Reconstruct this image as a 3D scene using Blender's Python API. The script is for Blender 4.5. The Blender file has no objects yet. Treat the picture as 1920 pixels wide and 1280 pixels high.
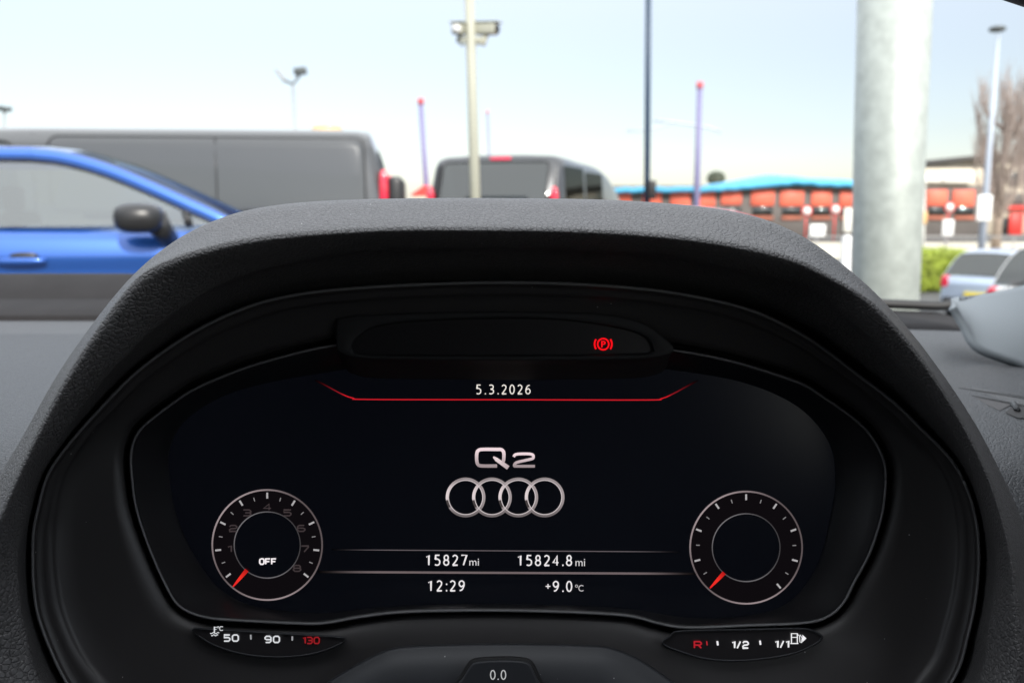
import bpy, bmesh, math, random
from mathutils import Vector, Matrix
random.seed(7)
R = math.radians
# ---------------------------------------------------------------- camera, sky, sun, exposure
sc = bpy.context.scene
COL = sc.collection
F = 1600.0; PITCH = R(9.2); CAM = Vector((0, 0, 1.2))
fw = Vector((0, math.cos(PITCH), -math.sin(PITCH)))
up = Vector((0, math.sin(PITCH), math.cos(PITCH)))
rt = Vector((1, 0, 0))
cd = bpy.data.cameras.new('camera'); cam = bpy.data.objects.new('camera', cd); COL.objects.link(cam)
cam.location = CAM; cam.rotation_euler = (R(90) - PITCH, 0, 0)
cd.sensor_width = 36; cd.lens = 36 * F / 1920; cd.clip_start = 0.01; cd.clip_end = 5000
cd.dof.use_dof = True; cd.dof.focus_distance = 0.395; cd.dof.aperture_fstop = 10.5
sc.camera = cam
SUN_EL, SUN_AZ = 33, 160          # azimuth clockwise from +Y (ahead of the car)
w = bpy.data.worlds.new('World'); sc.world = w; w.use_nodes = True
nt = w.node_tree; nt.nodes.clear()
sky = nt.nodes.new('ShaderNodeTexSky'); sky.sky_type = 'NISHITA'; sky.sun_disc = False
sky.sun_elevation = R(SUN_EL); sky.sun_rotation = R(SUN_AZ); sky.dust_density = 0.6; sky.air_density = 1.0; sky.ozone_density = 1.5
bg = nt.nodes.new('ShaderNodeBackground'); bg.inputs[1].default_value = 0.064
wo = nt.nodes.new('ShaderNodeOutputWorld')
hs = nt.nodes.new('ShaderNodeHueSaturation'); hs.inputs['Saturation'].default_value = .58
# thin high cloud: brighter and whiter overhead than at the horizon, as overcast skies are
wc = nt.nodes.new('ShaderNodeTexCoord'); sx_ = nt.nodes.new('ShaderNodeSeparateXYZ'); mr = nt.nodes.new('ShaderNodeMapRange'); mc = nt.nodes.new('ShaderNodeMixRGB')
mr.inputs['From Min'].default_value = .08; mr.inputs['From Max'].default_value = .72; mr.interpolation_type = 'SMOOTHSTEP'; mc.inputs[2].default_value = (15.6, 16.2, 17.0, 1)
nt.links.new(wc.outputs['Generated'], sx_.inputs[0]); nt.links.new(sx_.outputs['Z'], mr.inputs['Value']); nt.links.new(mr.outputs[0], mc.inputs[0])
nt.links.new(sky.outputs[0], hs.inputs['Color']); nt.links.new(hs.outputs[0], mc.inputs[1]); nt.links.new(mc.outputs[0], bg.inputs[0]); nt.links.new(bg.outputs[0], wo.inputs[0])
sd = bpy.data.lights.new('sun', 'SUN'); sd.energy = 2.1; sd.angle = R(0.5); sd.color = (1, .95, .87)
so = bpy.data.objects.new('sun', sd); COL.objects.link(so)
sdir = Vector((math.sin(R(SUN_AZ)) * math.cos(R(SUN_EL)), math.cos(R(SUN_AZ)) * math.cos(R(SUN_EL)), math.sin(R(SUN_EL))))
so.rotation_euler = sdir.to_track_quat('Z', 'Y').to_euler()
EXPO = 1.22
sc.view_settings.view_transform = 'Standard'; sc.view_settings.look = 'None'
sc.view_settings.exposure = EXPO; sc.view_settings.gamma = 1; sc.view_settings.use_curve_mapping = False

# ---------------------------------------------------------------- helpers
def P(px, py, D):
    """point seen at photo pixel px,py at depth D along the camera axis"""
    return CAM + rt * ((px - 960) / F * D) + up * ((640 - py) / F * D) + fw * D
def at(px, py, Y):
    d = rt * ((px - 960) / F) + up * ((640 - py) / F) + fw
    return CAM + d * ((Y - CAM.y) / d.y)
def sm(t):
    t = max(0., min(1., t)); return t * t * (3 - 2 * t)
def gz(x, y):
    return -1.3 * (1 - (1 - sm((x - 1) / 8)) * (1 - sm((y - 22) / 25))) * sm((y - 2) / 8)
def lin(c):
    c = c / 255.
    return c / 12.92 if c <= .04045 else ((c + .055) / 1.055) ** 2.4
def srgb(r, g, b): return (lin(r), lin(g), lin(b))

def link(name, me, m=None, parent=None):
    o = bpy.data.objects.new(name, me); COL.objects.link(o)
    if m is not None: me.materials.append(m)
    if parent is not None: o.parent = parent
    return o
def mesh(name, vs, fs, m=None, parent=None, smooth=True):
    me = bpy.data.meshes.new(name); me.from_pydata([tuple(v) for v in vs], [], fs); me.validate(); me.update()
    if smooth:
        for p in me.polygons: p.use_smooth = True
    return link(name, me, m, parent)
def tag(o, label=None, cat=None, group=None, kind=None):
    if label: o['label'] = label
    if cat: o['category'] = cat
    if group: o['group'] = group
    if kind: o['kind'] = kind
    return o
def empty(name, loc, rz=0, **k):
    o = bpy.data.objects.new(name, None); COL.objects.link(o); o.location = loc; o.rotation_euler = (0, 0, rz)
    o.empty_display_size = .1
    return tag(o, **k)
def fixn(o):
    bm = bmesh.new(); bm.from_mesh(o.data); bmesh.ops.recalc_face_normals(bm, faces=bm.faces); bm.to_mesh(o.data); bm.free(); return o
def cat_open(pts, k=8):
    out = []; n = len(pts); pts = [Vector(p) for p in pts]
    for i in range(n - 1):
        a = pts[i - 1] if i else pts[0] * 2 - pts[1]
        b, c = pts[i], pts[i + 1]
        d = pts[i + 2] if i + 2 < n else c * 2 - b
        for j in range(k):
            t = j / k
            out.append(.5 * (2 * b + (c - a) * t + (2 * a - 5 * b + 4 * c - d) * t * t + (3 * b - a - 3 * c + d) * t ** 3))
    out.append(pts[-1].copy()); return out
def cat_closed(pts, k=8):
    out = []; n = len(pts); pts = [Vector(p) for p in pts]
    for i in range(n):
        a, b, c, d = pts[i - 1], pts[i], pts[(i + 1) % n], pts[(i + 2) % n]
        for j in range(k):
            t = j / k
            out.append(.5 * (2 * b + (c - a) * t + (2 * a - 5 * b + 4 * c - d) * t * t + (3 * b - a - 3 * c + d) * t ** 3))
    return out
NL = 320
def polar(pts, cx=950, cy=900, n=NL, k=10):
    """resample a closed star-shaped pixel outline at n even directions about its centre"""
    c = cat_closed(pts, k); ang = [(math.atan2(p[1] - cy, p[0] - cx), math.hypot(p[0] - cx, p[1] - cy)) for p in c]
    m = len(c); out = []
    for q in range(n):
        # directions spaced for a wide shape
        th = 2 * math.pi * q / n; th = math.atan2(math.sin(th) * .62, math.cos(th))
        dx, dy = math.cos(th), math.sin(th); best = None
        for i in range(m):
            ax, ay = c[i][0] - cx, c[i][1] - cy; bx, by = c[(i + 1) % m][0] - cx, c[(i + 1) % m][1] - cy
            ex, ey = bx - ax, by - ay; den = dx * ey - dy * ex
            if abs(den) < 1e-9: continue
            t = (ax * ey - ay * ex) / den; s = (ax * dy - ay * dx) / den
            if t > 0 and -1e-6 <= s <= 1 + 1e-6 and (best is None or t > best): best = t
        out.append((cx + dx * best, cy + dy * best))
    return out
def grow(lp, d):
    """push a pixel loop outwards by d pixels"""
    n = len(lp); out = []
    for i in range(n):
        a, b = lp[i - 3], lp[(i + 3) % n]; tx, ty = b[0] - a[0], b[1] - a[1]; l = math.hypot(tx, ty) or 1
        out.append((lp[i][0] + ty / l * d, lp[i][1] - tx / l * d))
    return out
def loft(name, loops, m, parent, cap=False, k=1, smooth=True):
    """loops of world points"""
    if k > 1:
        n = len(loops[0]); cols = [cat_open([lp[i] for lp in loops], k) for i in range(n)]
        loops = [[cols[i][j] for i in range(n)] for j in range(len(cols[0]))]
    n = len(loops[0]); vs = [p for lp in loops for p in lp]; fs = []
    for a in range(len(loops) - 1):
        for i in range(n):
            j = (i + 1) % n
            fs.append((a * n + i, a * n + j, (a + 1) * n + j, (a + 1) * n + i))
    if cap: fs.append(tuple((len(loops) - 1) * n + i for i in range(n)))
    return mesh(name, vs, fs, m, parent, smooth)
def tube_data(path, rad, n=8, cap=True):
    path = [Vector(p) for p in path]
    if not isinstance(rad, (list, tuple)): rad = [rad] * len(path)
    vs, fs = [], []
    for i, p in enumerate(path):
        t = (path[min(i + 1, len(path) - 1)] - path[max(i - 1, 0)]).normalized()
        ref = Vector((0, 1, 0)) if abs(t.y) < .9 else Vector((1, 0, 0))
        a = t.cross(ref).normalized(); b = t.cross(a)
        for j in range(n):
            th = 2 * math.pi * j / n; vs.append(p + (a * math.cos(th) + b * math.sin(th)) * rad[i])
    for i in range(len(path) - 1):
        for j in range(n):
            k = (j + 1) % n; fs.append((i * n + j, i * n + k, (i + 1) * n + k, (i + 1) * n + j))
    if cap: fs.append(tuple(range(n))[::-1]); fs.append(tuple((len(path) - 1) * n + j for j in range(n)))
    return vs, fs
def tube(name, path, rad, m, parent=None, n=8):
    vs, fs = tube_data(path, rad, n); return mesh(name, vs, fs, m, parent)
def multi(name, parts, m, parent=None, smooth=True):
    V, Fc = [], []
    for vs, fs in parts:
        o = len(V); V += vs; Fc += [tuple(i + o for i in f) for f in fs]
    return mesh(name, V, Fc, m, parent, smooth)
def box_data(c, s, rz=0):
    c = Vector(c); vs = []
    for x in (-.5, .5):
        for y in (-.5, .5):
            for z in (-.5, .5):
                vx, vy = x * s[0], y * s[1]
                vs.append(c + Vector((vx * math.cos(rz) - vy * math.sin(rz), vx * math.sin(rz) + vy * math.cos(rz), z * s[2])))
    return vs, [(0, 1, 3, 2), (4, 6, 7, 5), (0, 4, 5, 1), (2, 3, 7, 6), (0, 2, 6, 4), (1, 5, 7, 3)]
def rbox(name, c, s, m, parent=None, bev=.01, seg=3, rz=0):
    vs, fs = box_data(c, s, rz); o = mesh(name, vs, fs, m, parent)
    fixn(o)
    bm = bmesh.new(); bm.from_mesh(o.data)
    bmesh.ops.bevel(bm, geom=list(bm.edges), offset=min(bev, min(s) * .45), segments=seg, affect='EDGES', profile=.5)
    for f in bm.faces: f.smooth = True
    bm.to_mesh(o.data); bm.free(); return o
def blob(name, c, s, m, parent=None, pw=2.0, rz=0, flat=None):
    """superellipsoid"""
    vs, fs = [], []; nu, nv = 20, 12
    def sg(v, p): return math.copysign(abs(v) ** p, v)
    e = 2 / pw
    for i in range(nv + 1):
        ph = -math.pi / 2 + math.pi * i / nv
        for j in range(nu):
            th = 2 * math.pi * j / nu
            x = sg(math.cos(ph), e) * sg(math.cos(th), e) * s[0]; y = sg(math.cos(ph), e) * sg(math.sin(th), e) * s[1]; z = sg(math.sin(ph), e) * s[2]
            if flat: x, z = flat(x, z)
            vs.append((c[0] + x * math.cos(rz) - y * math.sin(rz), c[1] + x * math.sin(rz) + y * math.cos(rz), c[2] + z))
    for i in range(nv):
        for j in range(nu):
            k = (j + 1) % nu; fs.append((i * nu + j, i * nu + k, (i + 1) * nu + k, (i + 1) * nu + j))
    return mesh(name, vs, fs, m, parent)

# ---------------------------------------------------------------- materials
def mat(name, col, rough=.5, metal=0., spec=.5, bump=None, var=None, coat=0., alpha=1., ior=1.5, dust=None):
    m = bpy.data.materials.new(name); m.use_nodes = True; t = m.node_tree; b = t.nodes['Principled BSDF']
    b.inputs['Base Color'].default_value = (*col, 1); b.inputs['Roughness'].default_value = rough
    b.inputs['Metallic'].default_value = metal; b.inputs['Specular IOR Level'].default_value = spec
    b.inputs['Coat Weight'].default_value = coat; b.inputs['Coat Roughness'].default_value = .05
    b.inputs['Alpha'].default_value = alpha; b.inputs['IOR'].default_value = ior
    tc = t.nodes.new('ShaderNodeTexCoord')
    if var:                                       # (scale, amount): mottled colour
        nz = t.nodes.new('ShaderNodeTexNoise'); nz.inputs['Scale'].default_value = var[0]; nz.inputs['Detail'].default_value = 6
        t.links.new(tc.outputs['Object'], nz.inputs['Vector'])
        rp = t.nodes.new('ShaderNodeValToRGB'); a = var[1]
        rp.color_ramp.elements[0].position = .35; rp.color_ramp.elements[1].position = .65
        rp.color_ramp.elements[0].color = (*[c * (1 - a) for c in col], 1); rp.color_ramp.elements[1].color = (*[min(1, c * (1 + a)) for c in col], 1)
        t.links.new(nz.outputs['Fac'], rp.inputs[0]); t.links.new(rp.outputs[0], b.inputs['Base Color'])
    if dust:                                      # (scale, share): scattered pale dust specks
        v = t.nodes.new('ShaderNodeTexVoronoi'); v.inputs['Scale'].default_value = dust[0]; t.links.new(tc.outputs['Object'], v.inputs['Vector'])
        l1 = t.nodes.new('ShaderNodeMath'); l1.operation = 'LESS_THAN'; l1.inputs[1].default_value = .10; t.links.new(v.outputs['Distance'], l1.inputs[0])
        sp3 = t.nodes.new('ShaderNodeSeparateXYZ'); t.links.new(v.outputs['Color'], sp3.inputs[0])
        l2 = t.nodes.new('ShaderNodeMath'); l2.operation = 'LESS_THAN'; l2.inputs[1].default_value = dust[1]; t.links.new(sp3.outputs[0], l2.inputs[0])
        mu = t.nodes.new('ShaderNodeMath'); mu.operation = 'MULTIPLY'; t.links.new(l1.outputs[0], mu.inputs[0]); t.links.new(l2.outputs[0], mu.inputs[1])
        dm = t.nodes.new('ShaderNodeMixRGB'); dm.inputs[1].default_value = (*col, 1); dm.inputs[2].default_value = (.55, .54, .52, 1); t.links.new(mu.outputs[0], dm.inputs[0]); t.links.new(dm.outputs[0], b.inputs['Base Color'])
    if bump:                                      # (kind, scale, strength, distance)
        kd, s, st, di = bump
        if kd == 'grain':
            nz = t.nodes.new('ShaderNodeTexNoise'); nz.inputs['Scale'].default_value = s * .6; nz.inputs['Detail'].default_value = 2
            mx = t.nodes.new('ShaderNodeMixRGB'); mx.inputs[0].default_value = .0016
            ad = t.nodes.new('ShaderNodeVectorMath'); ad.operation = 'MULTIPLY_ADD'
            t.links.new(tc.outputs['Object'], nz.inputs['Vector'])
            t.links.new(nz.outputs['Color'], ad.inputs[0]); ad.inputs[1].default_value = (.0016,) * 3; t.links.new(tc.outputs['Object'], ad.inputs[2])
            vo = t.nodes.new('ShaderNodeTexVoronoi'); vo.feature = 'DISTANCE_TO_EDGE'; vo.inputs['Scale'].default_value = s
            t.links.new(ad.outputs[0], vo.inputs['Vector'])
            cr = t.nodes.new('ShaderNodeMath'); cr.operation = 'SMOOTH_MIN'; cr.inputs[1].default_value = .16; cr.inputs[2].default_value = .1
            t.links.new(vo.outputs['Distance'], cr.inputs[0]); h = cr.outputs[0]
        else:
            nz = t.nodes.new('ShaderNodeTexNoise'); nz.inputs['Scale'].default_value = s; nz.inputs['Detail'].default_value = 4
            t.links.new(tc.outputs['Object'], nz.inputs['Vector']); h = nz.outputs['Fac']
        bp = t.nodes.new('ShaderNodeBump'); bp.inputs['Strength'].default_value = st; bp.inputs['Distance'].default_value = di
        t.links.new(h, bp.inputs['Height']); t.links.new(bp.outputs[0], b.inputs['Normal'])
    return m
def glass(name, tint=(.6, .66, .62), keep=.55, rough=.02, gl_=.46):
    """a car window pane: partly see-through, partly mirror"""
    m = bpy.data.materials.new(name); m.use_nodes = True; t = m.node_tree; t.nodes.clear()
    o = t.nodes.new('ShaderNodeOutputMaterial'); mx = t.nodes.new('ShaderNodeMixShader'); mx.inputs[0].default_value = keep
    g = t.nodes.new('ShaderNodeBsdfGlossy'); g.inputs['Color'].default_value = (gl_, gl_ * 1.03, gl_, 1); g.inputs['Roughness'].default_value = rough
    tr = t.nodes.new('ShaderNodeBsdfTransparent'); tr.inputs[0].default_value = (*tint, 1)
    t.links.new(g.outputs[0], mx.inputs[1]); t.links.new(tr.outputs[0], mx.inputs[2]); t.links.new(mx.outputs[0], o.inputs[0]); return m
def screen_mat():
    m = bpy.data.materials.new('glowing_graphics'); m.use_nodes = True; t = m.node_tree; t.nodes.clear()
    o = t.nodes.new('ShaderNodeOutputMaterial'); e = t.nodes.new('ShaderNodeEmission'); a = t.nodes.new('ShaderNodeAttribute'); a.attribute_name = 'Col'
    e.inputs[1].default_value = 1 / 2 ** EXPO
    t.links.new(a.outputs['Color'], e.inputs[0]); t.links.new(e.outputs[0], o.inputs[0]); return m
def clear_mat():
    m = bpy.data.materials.new('clear_windscreen_glass'); m.use_nodes = True; t = m.node_tree; t.nodes.clear()
    o = t.nodes.new('ShaderNodeOutputMaterial'); tr = t.nodes.new('ShaderNodeBsdfTransparent'); t.links.new(tr.outputs[0], o.inputs[0]); return m
M = dict(
    hood=mat('grained_hood_skin', (.092, .090, .092), .5, bump=('grain', 480, 1., .0022), dust=(330, .035)),
    dash=mat('grained_dash_skin', (.048, .051, .056), .5, bump=('grain', 480, 1., .0020), dust=(330, .03)),
    lower=mat('matt_dash_plastic', (.018, .017, .018), .85, spec=.2, bump=('noise', 900, .3, .0004), var=(30, .1)),
    inner=mat('black_inner_plastic', (.008, .008, .009), .7),
    housing=mat('housing_plastic', (.016, .016, .018), .7),
    panel=mat('satin_cluster_plastic', (.038, .036, .037), .42, dust=(330, .02), bump=('noise', 1500, .08, .0002)),
    bezel=mat('black_bezel_plastic', (.016, .016, .018), .38),
    rim=mat('edge_highlight_tone', (.15, .15, .155), .4),  # paler than the panel: the edge highlight put into the colour
    disp=mat('display_glass', (.0035, .004, .006), .22, spec=.35),
    warn=mat('smoked_warning_lens', (.014, .013, .015), .4),
    lens=mat('smoked_gauge_lens', (.024, .022, .024), .3),
    cover=mat('column_cover_plastic', (.030, .032, .037), .5, dust=(400, .05), bump=('noise', 1300, .12, .0002)),
    pillar=mat('grey_pillar_trim', (.23, .255, .27), .75, bump=('noise', 1200, .2, .0003)),
    head=mat('roof_lining', (.035, .035, .037), .9),
    cabin=mat('cabin_plastic', (.03, .03, .032), .7),
    black=mat('black_rubber', (.012, .012, .013), .6),
    gfx=screen_mat(), clear=clear_mat(),
    asphalt=mat('asphalt', (.075, .075, .075), .85, var=(1.5, .25), bump=('noise', 60, .3, .01)),
    blue=mat('metallic_blue_paint', (.02, .10, .40), .3, metal=.45, coat=1.),
    vgrey=mat('van_grey_paint', (.085, .088, .090), .2, metal=.4, coat=1., bump=('noise', 1.1, .25, .03)),
    vgrey2=mat('van_charcoal_paint', (.045, .048, .052), .35, metal=.4, coat=.7),
    red=mat('red_paint', (.42, .03, .06), .35, coat=.8),
    silver=mat('pale_blue_paint', (.42, .50, .62), .35, metal=.3, coat=.8),
    white=mat('white_paint', (.75, .77, .78), .4, coat=.6),
    trim=mat('black_trim', (.015, .015, .016), .35),
    tyre=mat('tyre_rubber', (.02, .02, .02), .8), rimm=mat('alloy', (.5, .5, .52), .3, metal=.9),
    seat=mat('seat_cloth', (.05, .05, .05), .9),
    taill=mat('red_lamp_lens', (.62, .02, .05), .2, coat=1.), wlens=mat('clear_lamp_lens', (.75, .68, .64), .2, coat=1.),
    gclear=glass('car_pane', (.72, .78, .72), .6), gdark=glass('dark_van_pane', (.10, .12, .12), .62, .05, .26),
    galv=mat('galvanised_steel', (.37, .40, .37), .5, metal=.25, var=(24, .11), bump=('noise', 25, .1, .004)),
    wpole=mat('cream_pole_paint', (.36, .36, .29), .5), navy=mat('navy_pole_paint', (.025, .05, .09), .45),
    lilac=mat('violet_pole_paint', (.20, .19, .33), .5), rcap=mat('red_pole_cap', (.6, .10, .12), .5),
    ppole=mat('pale_pole_paint', (.45, .50, .58), .5), lampm=mat('dark_lamp_metal', (.07, .08, .08), .5),
    wall=mat('dark_cladding', (.14, .125, .115), .8, var=(.5, .12)), orange=mat('orange_panel', (.74, .15, .09), .55, var=(.35, .30)),
    cyan=mat('blue_metal_roof', (.06, .38, .62), .5, var=(.12, .2)), fascia=mat('white_fascia', (.78, .77, .70), .6),
    cream=mat('cream_render', (.60, .53, .42), .85, var=(.4, .08)), brick=mat('red_brick', (.40, .14, .09), .85, var=(1, .15)),
    slate=mat('grey_roof', (.20, .18, .16), .8), bark=mat('pale_bark', (.30, .24, .20), .9, var=(3, .2)),
    twig=mat('twig_bark', (.34, .28, .25), .9), hedge=mat('hedge_leaf', (.24, .30, .03), .7, var=(3, .35)), hedge2=mat('evergreen_leaf', (.10, .12, .08), .8, var=(2, .3)),
    sand=mat('pale_paving', (.50, .46, .36), .85, var=(.4, .12)), amber=mat('amber_lens', (.75, .48, .22), .35, coat=.5),
    steel=mat('fence_steel', (.30, .30, .30), .5, metal=.4), sign=mat('white_sign_face', (.82, .82, .80), .4), redp=mat('red_sign_paint', (.75, .05, .04), .5),
)

# ================================================================ THE CAR WE SIT IN
cabin = empty('car_cabin', (0, .7, 0), label='black grained car dashboard and cluster hood, with windscreen and grey pillar trim, in the foreground', cat='car interior')
INV = Matrix.Translation((0, -.7, 0))
def cab(o):
    o.parent = cabin; o.matrix_parent_inverse = INV; return o

LA = polar([(-150, 1300), (-120, 1150), (-60, 1010), (0, 893), (48, 812), (110, 702), (180, 602), (255, 513), (330, 450), (420, 407), (520, 386), (650, 377), (800, 374), (950, 374), (1100, 376),
            (1200, 380), (1300, 388), (1380, 399), (1450, 418), (1520, 452), (1600, 512), (1660, 570), (1720, 640), (1780, 722), (1830, 800), (1872, 880), (1905, 950), (1935, 1030), (1960, 1150), (1965, 1300), (1800, 1560), (950, 1640), (100, 1560)])
LB = polar([(-100, 1300), (-75, 1150), (-30, 1030), (15, 930), (60, 830), (125, 705), (200, 590), (262, 516), (325, 483), (388, 464), (471, 447), (575, 436), (742, 427), (900, 427), (1000, 428), (1130, 432),
            (1280, 444), (1400, 462), (1484, 483), (1540, 508), (1625, 558), (1681, 612), (1737, 682), (1790, 765), (1835, 850), (1868, 930), (1895, 1030), (1910, 1150), (1905, 1300), (1760, 1500), (950, 1580), (110, 1500)])
LC = polar([(85, 1290), (50, 1186), (38, 1120), (34, 1051), (44, 984), (66, 907), (105, 840), (170, 745), (250, 655), (340, 580), (450, 520), (600, 483), (750, 470), (1000, 468), (1250, 482), (1400, 513),
            (1480, 530), (1540, 556), (1597, 606), (1653, 656), (1709, 715), (1768, 790), (1812, 863), (1840, 935), (1862, 1017), (1867, 1076), (1853, 1175), (1825, 1290), (1700, 1430), (950, 1530), (200, 1430)])
LD = polar([(130, 1290), (78, 1180), (62, 1105), (60, 1011), (69, 955), (87, 892), (119, 842), (180, 772), (260, 692), (360, 622), (460, 575), (554, 551), (658, 539), (825, 530), (992, 528), (1150, 535),
            (1280, 550), (1400, 577), (1484, 614), (1540, 648), (1609, 700), (1681, 756), (1735, 809), (1781, 856), (1812, 908), (1831, 972), (1837, 1035), (1833, 1108), (1817, 1189), (1785, 1280), (1680, 1400), (1300, 1480), (950, 1500), (500, 1480), (220, 1400)])
LE = polar([(247, 892), (246, 848), (258, 812), (283, 787), (325, 755), (367, 728), (450, 693), (533, 668), (625, 648), (760, 638), (950, 634), (1140, 640), (1260, 656), (1330, 668), (1400, 685), (1500, 718), (1545, 745), (1591, 777),
            (1627, 809), (1654, 854), (1661, 895), (1654, 963), (1631, 1035), (1601, 1092), (1583, 1127), (1556, 1153), (1512, 1167), (1408, 1172), (1290, 1176), (1234, 1168), (1177, 1154), (1061, 1147), (907, 1144), (759, 1147),
            (677, 1156), (621, 1166), (579, 1169), (452, 1163), (382, 1156), (337, 1136), (312, 1099), (281, 1030), (256, 955)])
LF = polar([(314, 850), (316, 900), (326, 957), (353, 1025), (386, 1078), (420, 1112), (480, 1138), (600, 1150), (700, 1140), (850, 1133), (1060, 1135), (1180, 1142), (1290, 1158), (1400, 1155), (1480, 1130), (1535, 1060),
            (1562, 960), (1570, 900), (1562, 840), (1530, 790), (1480, 750), (1400, 717), (1300, 697), (1180, 686), (950, 682), (700, 686), (600, 698), (500, 716), (420, 740), (360, 775), (328, 810)])
def W(lp, D): return [P(x, y, D) for x, y in lp]
def mixl(a, b, t): return [(p[0] * (1 - t) + q[0] * t, p[1] * (1 - t) + q[1] * t) for p, q in zip(a, b)]
crest = W(LA, .375)
def back(dy, dz, s=1.): return [Vector((p.x * s, p.y + dy, min(p.z + dz, p.z) if p.z > 1 else p.z + dz)) for p in crest]
hood = loft('binnacle_hood', [back(.30, -.06, .98), back(.12, -.014), back(.03, -.001), crest, W(mixl(LA, LB, .45), .353), W(mixl(LA, LB, .88), .3375), W(mixl(LB, LC, .06), .3345), W(mixl(LB, LC, .22), .3350), W(mixl(LB, LC, .55), .3405), W(mixl(LB, LC, .85), .3475), W(LC, .353),
                              W(mixl(LC, LD, .12), .364), W(grow(LD, 5), .398), W(grow(LD, -6), .412)], M['hood'], None, k=4)
cab(hood)
# ---- the cluster
clus = empty('instrument_cluster', P(950, 900, .43), label='lit digital instrument cluster with two dials, date and four-ring emblem under the black hood', cat='instrument cluster')
IC = Matrix.Translation(-Vector(clus.location))
def ic(o, parent=None):
    if parent is None: o.parent = clus; o.matrix_parent_inverse = IC
    else: o.parent = parent; o.matrix_parent_inverse = parent.matrix_local.inverted() if False else Matrix.Identity(4)
    return o
LD1 = grow(LD, -5); LEo = [(x + (-18 if x < 500 else 18 if x > 1500 else 0) * sm((y - 700) / 150), y + (6 if y > 1100 else 0)) for x, y in LE]
LEo = grow(LE, 7)
surround = ic(loft('surround_panel', [W(grow(LD, 3), .404), W(LD, .386), W(grow(LD, -2), .3835), W(grow(LD, -6), .384), W(grow(LD, -11), .3865), W(mixl(grow(LD, -11), LEo, .14), .388), W(mixl(grow(LD, -11), LEo, .2), .3905),
                                      W(mixl(LD, LEo, .6), .396), W(grow(LE, 15), .400), W(grow(LE, 13), .404), W(grow(LE, 6), .410), W(grow(LE, -5), .414)], M['panel'], None, k=2))
bez = ic(loft('display_bezel', [W(grow(LE, 5), .412), W(grow(LE, 3), .399), W(grow(LE, 1), .3972), W(grow(LE, -3), .3975), W(grow(LE, -6), .399), W(mixl(grow(LE, -6), LF, .5), .408), W(LF, .4185), W(grow(LF, -3), .421)], M['bezel'], None, k=2))
for nm_, lp_, d_, rr_ in (('surround_edge_highlight', grow(LD, -2), .3838, .00075), ('bezel_edge_highlight', grow(LE, 0), .3972, .0006)):  # pale beads drawn where the dark plastic edges catch light
    w_ = W(lp_, d_); w_.append(w_[0]); ic(tube(nm_, w_, rr_, M['rim'], None, 8))
DS = .4200
sp = W(grow(LF, 12), DS)
scr = ic(mesh('display_screen', sp, [tuple(range(len(sp)))[::-1]], M['disp'], smooth=False))

_b = M['disp'].node_tree.nodes['Principled BSDF']; _b.inputs['Emission Color'].default_value = (.0013, .0016, .0028, 1); _b.inputs['Emission Strength'].default_value = 1 / 2 ** EXPO   # faint lcd backlight
# ---- graphics helpers (flat glowing marks, nearly all on the display or lit gauges, in photo pixels of the display plane)
def gfx(name, polys, depth, parent, m=None):
    """polys: list of (pts, faces, colour or list of colours); pts in pixels"""
    V, Fc, C = [], [], []
    for pts, fs, col in polys:
        o = len(V); V += [P(x, y, depth) for x, y in pts]; Fc += [tuple(i + o for i in f) for f in fs]
        C += list(col) if isinstance(col, list) else [col] * len(pts)
    me = bpy.data.meshes.new(name); me.from_pydata([tuple(v) for v in V], [], Fc); me.update()
    ca = me.color_attributes.new('Col', 'FLOAT_COLOR', 'POINT')
    for i, c in enumerate(C): ca.data[i].color = (*c, 1)
    ob = link(name, me, m or M['gfx'])
    if parent is clus: return ic(ob)
    ob.parent = parent
    return ob
def stroke(pts, wd, col, closed=False):
    n = len(pts); out = []
    for i in range(n):
        if closed: a, b = pts[i - 1], pts[(i + 1) % n]
        else: a, b = pts[max(i - 1, 0)], pts[min(i + 1, n - 1)]
        tx, ty = b[0] - a[0], b[1] - a[1]; l = math.hypot(tx, ty) or 1
        # mitre
        k = 1.
        if 0 < i < n - 1 or closed:
            p0, p1, p2 = pts[i - 1], pts[i], pts[(i + 1) % n]
            d1 = Vector((p1[0] - p0[0], p1[1] - p0[1])); d2 = Vector((p2[0] - p1[0], p2[1] - p1[1]))
            if d1.length > 0 and d2.length > 0:
                c = max(-.9, min(1, d1.normalized().dot(d2.normalized()))); k = min(1.5, 1 / math.sqrt((1 + c) / 2))
        wv = wd[i] if isinstance(wd, (list, tuple)) else wd
        nx, ny = -ty / l * wv / 2 * k, tx / l * wv / 2 * k
        out += [(pts[i][0] + nx, pts[i][1] + ny), (pts[i][0] - nx, pts[i][1] - ny)]
    fs = [(2 * i, 2 * i + 1, 2 * i + 3, 2 * i + 2) for i in range(n - 1)]
    if closed: fs.append((2 * n - 2, 2 * n - 1, 1, 0))
    if isinstance(col, list): col = [c for c in col for _ in (0, 1)]
    return out, fs, col
def arc(cx, cy, r, a0, a1, n=48):          # degrees clockwise from top
    return [(cx + r * math.sin(R(a0 + (a1 - a0) * i / n)), cy - r * math.cos(R(a0 + (a1 - a0) * i / n))) for i in range(n + 1)]
def ring(cx, cy, r, wd, colf, n=96):
    pts = arc(cx, cy, r, 0, 360, n)[:-1]
    return stroke(pts, wd, [colf(360 * i / n) for i in range(n)], True)
def sc3(c, k): return tuple(v * k for v in c)
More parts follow.
